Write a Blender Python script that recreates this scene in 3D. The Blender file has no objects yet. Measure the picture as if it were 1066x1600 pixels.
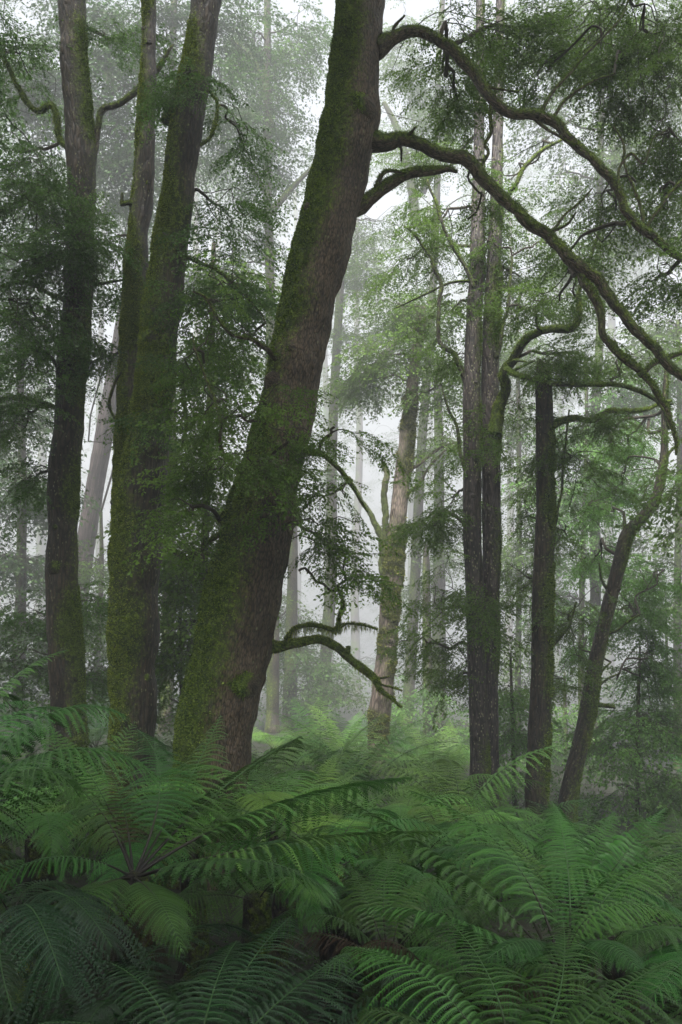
import bpy, math, random
import numpy as np
from mathutils import Vector, Matrix

# ------------------------------------------------------------------ scene, camera, world, light
S = bpy.context.scene
COL = S.collection
CAMZ = 2.6
F = 1400.0
PITCH = math.atan(200.0 / F)
cam_d = bpy.data.cameras.new('camera')
cam_d.sensor_fit = 'VERTICAL'; cam_d.sensor_height = 36.0; cam_d.lens = 36.0 * F / 1600.0
cam_d.clip_start = 0.05; cam_d.clip_end = 1500.0
cam = bpy.data.objects.new('camera', cam_d); COL.objects.link(cam)
cam.location = (0, 0, CAMZ); cam.rotation_euler = (math.pi / 2 + PITCH, 0, 0)
S.camera = cam

SUN_EL, SUN_AZ = math.radians(60), math.radians(-168)     # azimuth from +Y towards +X
W = bpy.data.worlds.new('World'); S.world = W; W.use_nodes = True
nt = W.node_tree; nt.nodes.clear()
sky = nt.nodes.new('ShaderNodeTexSky'); sky.sky_type = 'NISHITA'; sky.sun_disc = False
sky.sun_elevation = SUN_EL; sky.sun_rotation = SUN_AZ; sky.dust_density = 3.0; sky.air_density = 1.0
hsv = nt.nodes.new('ShaderNodeHueSaturation'); hsv.inputs['Saturation'].default_value = 0.4
bg = nt.nodes.new('ShaderNodeBackground'); bg.inputs['Strength'].default_value = 0.074
wo = nt.nodes.new('ShaderNodeOutputWorld')
nt.links.new(sky.outputs[0], hsv.inputs['Color']); nt.links.new(hsv.outputs[0], bg.inputs[0]); nt.links.new(bg.outputs[0], wo.inputs[0])

sun_d = bpy.data.lights.new('sun', 'SUN'); sun_d.energy = 3.7; sun_d.angle = math.radians(32); sun_d.color = (1.0, 0.99, 0.97)
sun = bpy.data.objects.new('sun', sun_d); COL.objects.link(sun)
sd = Vector((math.sin(SUN_AZ) * math.cos(SUN_EL), math.cos(SUN_AZ) * math.cos(SUN_EL), math.sin(SUN_EL)))
sun.rotation_euler = sd.to_track_quat('Z', 'Y').to_euler()

S.view_settings.view_transform = 'Standard'; S.view_settings.look = 'None'
S.view_settings.exposure = 2.32; S.view_settings.gamma = 1.0
HAZE = 0.0085
try:
    cy = S.cycles
    cy.max_bounces = 6; cy.diffuse_bounces = 4; cy.glossy_bounces = 2; cy.transmission_bounces = 3
    cy.volume_bounces = 0; cy.sample_clamp_indirect = 3.0; cy.use_adaptive_sampling = False; cy.transparent_max_bounces = 4
    cy.use_denoising = True; cy.caustics_reflective = False; cy.caustics_refractive = False
except Exception:
    pass

# ------------------------------------------------------------------ helpers
def P(px, py, D):
    """a point of the place seen at photograph pixel (px, py), D metres in front along the ground"""
    x = (px - 533.0) / F; y = (800.0 - py) / F
    c, s = math.cos(PITCH), math.sin(PITCH)
    r = np.array([x, c - s * y, s + c * y])
    return np.array([0, 0, CAMZ]) + r * (D / r[1])

def wid(w, D):
    return 0.5 * w / F * D

def hash3(ix, iy, iz, seed):
    h = (ix * 374761393 + iy * 668265263 + iz * 2147483647 + seed * 1274126177) & 0xffffffff
    h = ((h ^ (h >> 13)) * 1274126177) & 0xffffffff
    h = h ^ (h >> 16)
    return (h & 0xffffff) / float(0xffffff)

def vnoise(p, seed=0):
    p = np.asarray(p, float); i = np.floor(p).astype(np.int64); f = p - i; f = f * f * (3 - 2 * f)
    r = 0
    for a in (0, 1):
        wx = f[:, 0] if a else 1 - f[:, 0]
        for b in (0, 1):
            wy = f[:, 1] if b else 1 - f[:, 1]
            for c in (0, 1):
                wz = f[:, 2] if c else 1 - f[:, 2]
                r = r + wx * wy * wz * hash3(i[:, 0] + a, i[:, 1] + b, i[:, 2] + c, seed)
    return r

def fbm(p, seed=0, o=3):
    r = 0; a = 0.5; t = 0; p = np.asarray(p, float)
    for k in range(o):
        r = r + a * vnoise(p * (2 ** k), seed + k * 17); t += a; a *= 0.5
    return r / t

def ground_z(x, y):
    p = np.stack([np.atleast_1d(x) * 0.25, np.atleast_1d(y) * 0.25, np.zeros_like(np.atleast_1d(x))], 1)
    n = fbm(p, 3, 3) - 0.5
    y_ = np.atleast_1d(y); x_ = np.clip(np.atleast_1d(x), -14, 14)
    z = 0.1 - 0.07 * x_ + n * 0.9 - np.clip(y_ - 28, 0, 90) * 0.045 - np.clip(y_ - 7, 0, 21) * 0.035
    return z
def gz(x, y): return float(ground_z(np.array([float(x)]), np.array([float(y)]))[0])

def mesh_obj(name, V, polys, mats, parent=None, smooth=False, attrs=None, mat_idx=None, loc=None):
    """polys: list of int arrays (M,k) ; one mesh object"""
    me = bpy.data.meshes.new(name)
    V = np.asarray(V, np.float32)
    off = None
    if parent is not None:
        V = V - np.array(parent['_loc'] if '_loc' in parent else [0, 0, 0], np.float32)
    loops = np.concatenate([p.ravel() for p in polys]).astype(np.int32)
    tot = np.concatenate([np.full(len(p), p.shape[1], np.int32) for p in polys])
    st = np.concatenate([[0], np.cumsum(tot)[:-1]]).astype(np.int32)
    me.vertices.add(len(V)); me.vertices.foreach_set('co', V.ravel())
    me.loops.add(len(loops)); me.loops.foreach_set('vertex_index', loops)
    me.polygons.add(len(tot)); me.polygons.foreach_set('loop_start', st); me.polygons.foreach_set('loop_total', tot)
    if mat_idx is not None: me.polygons.foreach_set('material_index', np.asarray(mat_idx, np.int32))
    me.polygons.foreach_set('use_smooth', np.full(len(tot), smooth, bool))
    for k, (dom, arr) in (attrs or {}).items():
        arr = np.asarray(arr, np.float32)
        if arr.ndim == 2:
            a = me.attributes.new(k, 'FLOAT_VECTOR', dom); a.data.foreach_set('vector', arr.ravel())
        else:
            a = me.attributes.new(k, 'FLOAT', dom); a.data.foreach_set('value', arr)
    me.update(calc_edges=True)
    for m in (mats if isinstance(mats, (list, tuple)) else [mats]): me.materials.append(m)
    o = bpy.data.objects.new(name, me); COL.objects.link(o)
    if parent is not None: o.parent = parent
    return o

def thing(name, label, cat, loc, group=None):
    o = bpy.data.objects.new(name, None); COL.objects.link(o)
    o.location = tuple(float(v) for v in loc); o['label'] = label; o['category'] = cat
    o['_loc'] = [float(v) for v in loc]
    if group: o['group'] = group
    return o

def sub(parent_part, part):
    """make part a sub-part of parent_part (same origin)"""
    part.parent = parent_part
    return part

def catmull(pts, step):
    pts = np.asarray(pts, float)
    if len(pts) == 2:
        pts = np.stack([pts[0], (pts[0] + pts[1]) / 2, pts[1]])
    P0 = np.vstack([2 * pts[0] - pts[1], pts, 2 * pts[-1] - pts[-2]])
    out = []
    for i in range(1, len(P0) - 2):
        a, b, c, d = P0[i - 1], P0[i], P0[i + 1], P0[i + 2]
        n = max(2, int(np.linalg.norm((c - b)[:3]) / step))
        t = np.linspace(0, 1, n, endpoint=False)[:, None]
        out.append(0.5 * ((2 * b) + (-a + c) * t + (2 * a - 5 * b + 4 * c - d) * t ** 2 + (-a + 3 * b - 3 * c + d) * t ** 3))
    out.append(pts[-1][None])
    return np.concatenate(out)

def tube(pts, step=0.06, seg=16, lump=0.0, lumpf=3.0, ridge=0.0, ridgef=9.0, seed=0, moss=None, v0=0.0, wob=0.0):
    """pts (N,4): x,y,z,radius -> V, quads, attrs{bark_co,moss}"""
    C = catmull(pts, step); c = C[:, :3]; r = np.maximum(C[:, 3], 0.002)
    n = len(c)
    if wob:
        w = np.stack([fbm(c * 2.6 + k * 31.7, seed + k, 3) - .5 for k in range(3)], 1)
        e = np.minimum(1, np.arange(n) / max(4, n * .08))[:, None]
        c = c + w * 2 * wob * (r[:, None] + 0.02) * 2.2 * e
    T = np.gradient(c, axis=0); T /= np.linalg.norm(T, axis=1)[:, None] + 1e-9
    N = np.zeros_like(T); ref = np.array([0, 1, 0.0]) if abs(T[0][1]) < 0.9 else np.array([1.0, 0, 0])
    v = ref - T[0] * ref.dot(T[0]); N[0] = v / np.linalg.norm(v)
    for i in range(1, n):
        v = N[i - 1] - T[i] * N[i - 1].dot(T[i]); N[i] = v / (np.linalg.norm(v) + 1e-9)
    B = np.cross(T, N)
    th = np.linspace(0, 2 * math.pi, seg, endpoint=False)
    dirs = N[:, None] * np.cos(th)[None, :, None] + B[:, None] * np.sin(th)[None, :, None]
    L = np.concatenate([[0], np.cumsum(np.linalg.norm(np.diff(c, axis=0), axis=1))]) + v0
    bc = np.zeros((n, seg, 3))
    bc[:, :, 0] = np.cos(th)[None] * r[:, None]; bc[:, :, 1] = np.sin(th)[None] * r[:, None]; bc[:, :, 2] = L[:, None]
    base = c[:, None] + dirs * r[:, None, None]
    flat = base.reshape(-1, 3); q = bc.reshape(-1, 3)
    rr = np.repeat(r, seg)
    disp = np.zeros(len(flat))
    if lump: disp += (fbm(flat * lumpf, seed, 3) - 0.5) * 2 * lump * rr
    if ridge:
        w = q * np.array([ridgef, ridgef, ridgef * 0.22]) + (fbm(q * 2, seed + 5, 2)[:, None] - .5) * 1.2
        nn = fbm(w, seed + 9, 3)
        disp += (np.abs(nn - 0.5) * 2 - 0.3) * ridge
    D_ = dirs.reshape(-1, 3)
    V = flat + D_ * disp[:, None]
    mo = np.zeros(len(V))
    if moss:
        bias, dv, k, nk, sc = moss
        dv = np.array(dv, float); dv /= np.linalg.norm(dv)
        mo = bias + k * D_.dot(dv) + nk * (fbm(flat * sc, seed + 31, 3) - 0.5) * 2
        V = V + D_ * (np.clip(mo, 0, 1) * 0.012 * (0.4 + 1.2 * vnoise(flat * 22, seed + 3)))[:, None]
    i = np.arange(n - 1)[:, None]; j = np.arange(seg)[None]
    a = i * seg + j; b = i * seg + (j + 1) % seg
    Q = np.stack([a, b, b + seg, a + seg], -1).reshape(-1, 4)
    # caps: collapse to a point vertex
    V = np.vstack([V, c[0], c[-1] + T[-1] * r[-1] * 0.5]); q = np.vstack([q, q[0], q[-1]]); mo = np.concatenate([mo, mo[:1], mo[-1:]])
    k0 = n * seg; jj = np.arange(seg)
    t0 = np.stack([jj, np.full(seg, k0), (jj + 1) % seg], 1); t1 = np.stack([(n - 1) * seg + jj, (n - 1) * seg + (jj + 1) % seg, np.full(seg, k0 + 1)], 1)
    return dict(V=V, Q=Q, T=np.vstack([t0, t1]), bc=q, moss=mo, N=np.vstack([D_, [0, 0, -1], [0, 0, 1]]))

def merge(ts):
    off = 0; V = []; Q = []; T = []; bc = []; mo = []; N = []
    for t in ts:
        V.append(t['V']); Q.append(t['Q'] + off); T.append(t['T'] + off); bc.append(t['bc']); mo.append(t['moss']); N.append(t['N']); off += len(t['V'])
    return dict(V=np.vstack(V), Q=np.vstack(Q), T=np.vstack(T), bc=np.vstack(bc), moss=np.concatenate(mo), N=np.vstack(N))

def tube_obj(name, t, mat, parent):
    return mesh_obj(name, t['V'], [t['Q'], t['T']], mat, parent, True, {'bark_co': ('POINT', t['bc']), 'moss': ('POINT', t['moss'])})

def moss_blades(t, n, ln, wd, rs, mat, parent, down=0.5, leafy=0.0, thr=0.25, name='moss', hang=0.0):
    """fuzz of moss blades on the mossy part of a tube"""
    Q = t['Q']; m = t['moss'][Q].mean(1)
    a = t['V'][Q]; area = np.linalg.norm(np.cross(a[:, 2] - a[:, 0], a[:, 3] - a[:, 1]), axis=1)
    w = area * np.clip(m - thr, 0, 0.6)
    if w.sum() <= 0: return None
    idx = rs.choice(len(Q), n, p=w / w.sum())
    u = rs.rand(n, 1); v = rs.rand(n, 1)
    A = a[idx]
    p = (A[:, 0] * (1 - u) + A[:, 1] * u) * (1 - v) + (A[:, 3] * (1 - u) + A[:, 2] * u) * v
    nn = t['N'][Q[idx, 0]]
    # tufts: vary the length with noise so that the fuzz comes in clumps
    cl = 0.35 + 1.3 * vnoise(p * 9, 77)
    d = nn * 0.8 + rs.randn(n, 3) * 0.45 + np.array([0, 0, -down])
    d /= np.linalg.norm(d, axis=1)[:, None]
    L = ln * cl * (0.5 + rs.rand(n))
    if hang:
        hm = rs.rand(n) < hang
        under = nn[:, 2] < 0.2
        hm &= under
        d[hm] = np.array([0, 0, -1]) + rs.randn(hm.sum(), 3) * 0.15; L[hm] *= 3.0
    s = np.cross(d, rs.randn(n, 3)); s /= np.linalg.norm(s, axis=1)[:, None] + 1e-9
    wv = (wd * (0.6 + 0.8 * rs.rand(n)))[:, None]
    tip = p + d * L[:, None]
    lf = rs.rand(n) < leafy
    mid = p + d * (L * 0.55)[:, None]
    wv = np.where(lf[:, None], wv * 2.2, wv)
    V = np.stack([p - nn * 0.004, mid + s * wv, tip, mid - s * wv], 1).reshape(-1, 3)
    F4 = np.arange(4 * n).reshape(-1, 4)
    return mesh_obj(name, V, [F4], mat, parent, False, {'tint': ('FACE', rs.rand(n))})

# ------------------------------------------------------------------ materials
def nodes_of(name):
    m = bpy.data.materials.new(name); m.use_nodes = True; n = m.node_tree.nodes; l = m.node_tree.links; n.clear()
    return m, n, l
def ramp(n, stops, interp='LINEAR'):
    r = n.new('ShaderNodeValToRGB'); r.color_ramp.interpolation = interp
    e = r.color_ramp.elements
    while len(e) > 1: e.remove(e[-1])
    e[0].position = stops[0][0]; e[0].color = (*stops[0][1], 1)
    for p, c in stops[1:]:
        x = e.new(p); x.color = (*c, 1)
    return r

def bark_mat(name, dark, light, moss_a=(0.075, 0.12, 0.015), moss_b=(0.23, 0.30, 0.04), fleck=(0.20, 0.20, 0.10), fleck_amt=0.5, scale=1.0, bump=0.6, furrow=0.22):
    m, n, l = nodes_of(name)
    out = n.new('ShaderNodeOutputMaterial'); b = n.new('ShaderNodeBsdfPrincipled'); l.new(b.outputs[0], out.inputs[0])
    at = n.new('ShaderNodeAttribute'); at.attribute_name = 'bark_co'
    mo = n.new('ShaderNodeAttribute'); mo.attribute_name = 'moss'
    mp = n.new('ShaderNodeMapping'); mp.inputs['Scale'].default_value = (scale, scale, scale * furrow); l.new(at.outputs['Vector'], mp.inputs[0])
    n1 = n.new('ShaderNodeTexNoise'); n1.inputs['Scale'].default_value = 16; n1.inputs['Detail'].default_value = 6; n1.inputs['Roughness'].default_value = 0.65; n1.inputs['Distortion'].default_value = 0.6
    l.new(mp.outputs[0], n1.inputs['Vector'])
    v1 = n.new('ShaderNodeTexVoronoi'); v1.feature = 'DISTANCE_TO_EDGE'; v1.inputs['Scale'].default_value = 22; l.new(mp.outputs[0], v1.inputs['Vector'])
    vr = n.new('ShaderNodeMapRange'); vr.inputs['From Max'].default_value = 0.25; l.new(v1.outputs['Distance'], vr.inputs['Value'])
    mixh = n.new('ShaderNodeMath'); mixh.operation = 'MULTIPLY_ADD'; l.new(n1.outputs[0], mixh.inputs[0]); mixh.inputs[1].default_value = 1.2; 
    vm = n.new('ShaderNodeMath'); vm.operation = 'MULTIPLY'; l.new(vr.outputs[0], vm.inputs[0]); vm.inputs[1].default_value = 0.35; l.new(vm.outputs[0], mixh.inputs[2])
    r1 = ramp(n, [(0.45, tuple(c * 0.45 for c in dark)), (0.62, dark), (0.85, light), (1.0, tuple(min(1, c * 1.5) for c in light))]); l.new(mixh.outputs[0], r1.inputs[0])
    # broad colour patches
    n2 = n.new('ShaderNodeTexNoise'); n2.inputs['Scale'].default_value = 1.7; n2.inputs['Detail'].default_value = 4; l.new(at.outputs['Vector'], n2.inputs['Vector'])
    hs = n.new('ShaderNodeHueSaturation'); l.new(r1.outputs[0], hs.inputs['Color'])
    mr = n.new('ShaderNodeMapRange'); mr.inputs['From Min'].default_value = 0.3; mr.inputs['From Max'].default_value = 0.7; mr.inputs['To Min'].default_value = 0.6; mr.inputs['To Max'].default_value = 1.35; l.new(n2.outputs[0], mr.inputs['Value']); l.new(mr.outputs[0], hs.inputs['Value'])
    # lichen flecks
    v2 = n.new('ShaderNodeTexVoronoi'); v2.inputs['Scale'].default_value = 30; v2.inputs['Randomness'].default_value = 1
    mp2 = n.new('ShaderNodeMapping'); mp2.inputs['Scale'].default_value = (1, 1, 0.6); l.new(at.outputs['Vector'], mp2.inputs[0]); l.new(mp2.outputs[0], v2.inputs['Vector'])
    lt = n.new('ShaderNodeMapRange'); lt.inputs['From Min'].default_value = 0.34; lt.inputs['From Max'].default_value = 0.22; l.new(v2.outputs['Distance'], lt.inputs['Value'])
    sep = n.new('ShaderNodeSeparateColor'); l.new(v2.outputs['Color'], sep.inputs[0])
    n3 = n.new('ShaderNodeTexNoise'); n3.inputs['Scale'].default_value = 3.2; n3.inputs['Detail'].default_value = 3; l.new(at.outputs['Vector'], n3.inputs['Vector'])
    th = n.new('ShaderNodeMath'); th.operation = 'MULTIPLY'; l.new(sep.outputs[0], th.inputs[0]); l.new(n3.outputs[0], th.inputs[1])
    th2 = n.new('ShaderNodeMapRange'); th2.inputs['From Min'].default_value = 0.44 - 0.2 * fleck_amt; th2.inputs['From Max'].default_value = 0.52 - 0.2 * fleck_amt; l.new(th.outputs[0], th2.inputs['Value'])
    lm = n.new('ShaderNodeMath'); lm.operation = 'MULTIPLY'; l.new(lt.outputs[0], lm.inputs[0]); l.new(th2.outputs[0], lm.inputs[1])
    mx1 = n.new('ShaderNodeMix'); mx1.data_type = 'RGBA'; l.new(lm.outputs[0], mx1.inputs['Factor']); l.new(hs.outputs[0], mx1.inputs[6]); mx1.inputs[7].default_value = (*fleck, 1)
    # moss
    n4 = n.new('ShaderNodeTexNoise'); n4.inputs['Scale'].default_value = 26; n4.inputs['Detail'].default_value = 5; n4.inputs['Roughness'].default_value = 0.7; l.new(at.outputs['Vector'], n4.inputs['Vector'])
    ad = n.new('ShaderNodeMath'); ad.operation = 'MULTIPLY_ADD'; l.new(n4.outputs[0], ad.inputs[0]); ad.inputs[1].default_value = 1.5; l.new(mo.outputs['Fac'], ad.inputs[2])
    mm = n.new('ShaderNodeMapRange'); mm.inputs['From Min'].default_value = 0.82; mm.inputs['From Max'].default_value = 1.28; l.new(ad.outputs[0], mm.inputs['Value'])
    n5 = n.new('ShaderNodeTexNoise'); n5.inputs['Scale'].default_value = 13; n5.inputs['Detail'].default_value = 8; n5.inputs['Roughness'].default_value = 0.85; l.new(at.outputs['Vector'], n5.inputs['Vector'])
    r2 = ramp(n, [(0.38, tuple(c * 0.25 for c in moss_a)), (0.5, moss_a), (0.62, moss_b)]); l.new(n5.outputs[0], r2.inputs[0])
    mx2 = n.new('ShaderNodeMix'); mx2.data_type = 'RGBA'; l.new(mm.outputs[0], mx2.inputs['Factor']); l.new(mx1.outputs[2], mx2.inputs[6]); l.new(r2.outputs[0], mx2.inputs[7])
    l.new(mx2.outputs[2], b.inputs['Base Color'])
    rg = n.new('ShaderNodeMapRange'); l.new(mm.outputs[0], rg.inputs['Value']); rg.inputs['To Min'].default_value = 0.55; rg.inputs['To Max'].default_value = 0.95; l.new(rg.outputs[0], b.inputs['Roughness'])
    b.inputs['Specular IOR Level'].default_value = 0.35
    # bump: bark furrows, replaced by a fluffy noise on moss
    mh = n.new('ShaderNodeMix'); mh.data_type = 'FLOAT'; l.new(mm.outputs[0], mh.inputs['Factor']); l.new(mixh.outputs[0], mh.inputs[2])
    n6 = n.new('ShaderNodeTexNoise'); n6.inputs['Scale'].default_value = 60; n6.inputs['Detail'].default_value = 4; l.new(at.outputs['Vector'], n6.inputs['Vector'])
    a2 = n.new('ShaderNodeMath'); a2.operation = 'MULTIPLY_ADD'; l.new(n6.outputs[0], a2.inputs[0]); a2.inputs[1].default_value = 1.6; a2.inputs[2].default_value = 0.5; l.new(a2.outputs[0], mh.inputs[3])
    bp = n.new('ShaderNodeBump'); bp.inputs['Strength'].default_value = bump; bp.inputs['Distance'].default_value = 0.035; l.new(mh.outputs[0], bp.inputs['Height']); l.new(bp.outputs[0], b.inputs['Normal'])
    return m

def leaf_mat(name, cols, trans=0.3, rough=0.42, spec=0.5, tint='tint', objrand=0.0, patch=0.0):
    m, n, l = nodes_of(name)
    out = n.new('ShaderNodeOutputMaterial'); b = n.new('ShaderNodeBsdfPrincipled')
    at = n.new('ShaderNodeAttribute'); at.attribute_name = tint
    k = len(cols); r = ramp(n, [(i / (k - 1) if k > 1 else 0, c) for i, c in enumerate(cols)]); l.new(at.outputs['Fac'], r.inputs[0])
    hs = n.new('ShaderNodeHueSaturation'); l.new(r.outputs[0], hs.inputs['Color'])
    col = hs.outputs[0]
    if objrand:
        oi = n.new('ShaderNodeObjectInfo'); mr = n.new('ShaderNodeMapRange'); mr.inputs['To Min'].default_value = 1 - objrand; mr.inputs['To Max'].default_value = 1 + objrand
        l.new(oi.outputs['Random'], mr.inputs['Value']); l.new(mr.outputs[0], hs.inputs['Value'])
        ml = n.new('ShaderNodeMath'); ml.operation = 'MULTIPLY'; ml.inputs[1].default_value = 7.13; l.new(oi.outputs['Random'], ml.inputs[0])
        fr = n.new('ShaderNodeMath'); fr.operation = 'FRACT'; l.new(ml.outputs[0], fr.inputs[0])
        mh = n.new('ShaderNodeMapRange'); mh.inputs['To Min'].default_value = 0.475; mh.inputs['To Max'].default_value = 0.52; l.new(fr.outputs[0], mh.inputs['Value']); l.new(mh.outputs[0], hs.inputs['Hue'])
    elif patch:
        ge = n.new('ShaderNodeNewGeometry'); nz = n.new('ShaderNodeTexNoise'); nz.inputs['Scale'].default_value = 0.9; nz.inputs['Detail'].default_value = 3; l.new(ge.outputs['Position'], nz.inputs['Vector'])
        mr = n.new('ShaderNodeMapRange'); mr.inputs['From Min'].default_value = 0.3; mr.inputs['From Max'].default_value = 0.7; mr.inputs['To Min'].default_value = 1 - patch; mr.inputs['To Max'].default_value = 1 + patch
        l.new(nz.outputs[0], mr.inputs['Value']); l.new(mr.outputs[0], hs.inputs['Value'])
    l.new(col, b.inputs['Base Color']); b.inputs['Roughness'].default_value = rough; b.inputs['Specular IOR Level'].default_value = spec
    t = n.new('ShaderNodeBsdfTranslucent'); l.new(col, t.inputs[0])
    mx = n.new('ShaderNodeMixShader'); mx.inputs[0].default_value = trans; l.new(b.outputs[0], mx.inputs[1]); l.new(t.outputs[0], mx.inputs[2]); l.new(mx.outputs[0], out.inputs[0])
    return m

M_bark_main = bark_mat('bark_rough_brown', (0.038, 0.025, 0.015), (0.112, 0.078, 0.050), fleck_amt=0.25, bump=0.8, scale=2.0, furrow=0.3)
M_bark_dark = bark_mat('bark_dark', (0.015, 0.011, 0.0065), (0.044, 0.031, 0.019), fleck_amt=0.45, bump=0.7)
M_bark_fleck = bark_mat('bark_flecked', (0.026, 0.020, 0.018), (0.07, 0.055, 0.048), fleck=(0.30, 0.29, 0.17), fleck_amt=0.85, bump=0.7)
M_bark_pink = bark_mat('bark_pinkish', (0.06, 0.045, 0.034), (0.15, 0.115, 0.092), moss_a=(0.05, 0.07, 0.015), moss_b=(0.16, 0.18, 0.04), fleck_amt=0.5, bump=0.5)
M_bark_gum = bark_mat('bark_gum', (0.05, 0.036, 0.031), (0.11, 0.083, 0.075), fleck_amt=0.2, bump=0.3, furrow=0.06)
M_bark_twig = leaf_mat('twig_bark', [(0.06, 0.05, 0.035), (0.06, 0.055, 0.035)], 0.0, 0.7, 0.2)
M_moss = leaf_mat('moss_green', [(0.055, 0.09, 0.013), (0.16, 0.22, 0.026), (0.36, 0.42, 0.06)], 0.2, 0.8, 0.2)
M_moss_dark = leaf_mat('moss_dark', [(0.045, 0.085, 0.013), (0.12, 0.185, 0.024), (0.28, 0.37, 0.05)], 0.2, 0.8, 0.2)
M_moss_gold = leaf_mat('moss_golden', [(0.05, 0.07, 0.014), (0.14, 0.16, 0.03), (0.27, 0.27, 0.06)], 0.2, 0.8, 0.2)
M_leaf = leaf_mat('leaf_beech', [(0.055, 0.12, 0.022), (0.09, 0.185, 0.032), (0.145, 0.27, 0.048)], 0.45, 0.42, 0.25, patch=0.25)
M_leaf_dark = leaf_mat('leaf_beech_dark', [(0.038, 0.088, 0.022), (0.065, 0.135, 0.032), (0.10, 0.19, 0.042)], 0.42, 0.38, 0.35, patch=0.25)
M_leaf_lite = leaf_mat('leaf_light', [(0.075, 0.145, 0.022), (0.125, 0.22, 0.034), (0.19, 0.31, 0.055)], 0.5, 0.5, 0.15, patch=0.25)
M_fern = leaf_mat('fern_green', [(0.020, 0.074, 0.011), (0.040, 0.126, 0.018), (0.078, 0.205, 0.034)], 0.2, 0.38, 0.35, objrand=0.38)
M_leaf_young = leaf_mat('leaf_young', [(0.09, 0.20, 0.04), (0.15, 0.31, 0.06), (0.23, 0.43, 0.10)], 0.5, 0.5, 0.15, patch=0.25)
M_fern_dark_shaded = leaf_mat('fern_dark_glossy_shaded', [(0.007, 0.030, 0.007), (0.014, 0.052, 0.012), (0.026, 0.085, 0.022)], 0.15, 0.32, 0.45, objrand=0.3)  # dark glossy green, with the foreground shade put into the colour as well
M_fern_pale_lit = leaf_mat('fern_pale_lit', [(0.065, 0.155, 0.025), (0.11, 0.24, 0.04), (0.17, 0.35, 0.07)], 0.28, 0.42, 0.3, objrand=0.25)  # fresh green, with the light and mist further back put into the colour
M_fern_dead = leaf_mat('fern_dead', [(0.035, 0.022, 0.014), (0.06, 0.035, 0.02)], 0.2, 0.8, 0.2)
M_stem = leaf_mat('fern_stem', [(0.018, 0.013, 0.009), (0.028, 0.026, 0.012), (0.05, 0.12, 0.03)], 0.0, 0.5, 0.4)
M_stem_green = leaf_mat('fern_stem_green', [(0.05, 0.075, 0.02), (0.07, 0.10, 0.03)], 0.0, 0.5, 0.4)
M_ftrunk = bark_mat('fern_trunk_bark', (0.010, 0.007, 0.005), (0.025, 0.018, 0.012), fleck_amt=0.0, bump=1.0)

def ground_material():
    m, n, l = nodes_of('forest_floor')
    out = n.new('ShaderNodeOutputMaterial'); b = n.new('ShaderNodeBsdfPrincipled'); l.new(b.outputs[0], out.inputs[0])
    ge = n.new('ShaderNodeNewGeometry'); a = n.new('ShaderNodeTexNoise'); a.inputs['Scale'].default_value = 3; a.inputs['Detail'].default_value = 8; a.inputs['Roughness'].default_value = 0.7; l.new(ge.outputs['Position'], a.inputs['Vector'])
    r = ramp(n, [(0.3, (0.010, 0.008, 0.005)), (0.5, (0.022, 0.022, 0.010)), (0.65, (0.025, 0.045, 0.015)), (0.8, (0.04, 0.07, 0.022))]); l.new(a.outputs[0], r.inputs[0]); l.new(r.outputs[0], b.inputs['Base Color'])
    b.inputs['Roughness'].default_value = 0.9
    bp = n.new('ShaderNodeBump'); bp.inputs['Distance'].default_value = 0.08; l.new(a.outputs[0], bp.inputs['Height']); l.new(bp.outputs[0], b.inputs['Normal'])
    return m

# ------------------------------------------------------------------ ground
def build_ground():
    xs = np.concatenate([np.linspace(-420, -20, 60), np.linspace(-19, 19, 120), np.linspace(20, 420, 60)])
    ys = np.concatenate([np.linspace(-15, 0, 10), np.linspace(0.5, 40, 130), np.linspace(42, 460, 70)])
    X, Y = np.meshgrid(xs, ys); Z = ground_z(X.ravel(), Y.ravel())
    V = np.stack([X.ravel(), Y.ravel(), Z], 1); nx = len(xs); ny = len(ys)
    i, j = np.meshgrid(np.arange(ny - 1), np.arange(nx - 1), indexing='ij'); a = (i * nx + j).ravel()
    o = mesh_obj('ground', V, [np.stack([a, a + 1, a + nx + 1, a + nx], 1)], ground_material(), None, True)
    o['kind'] = 'structure'; o['label'] = 'dark mossy forest floor under the ferns'
build_ground()

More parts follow.
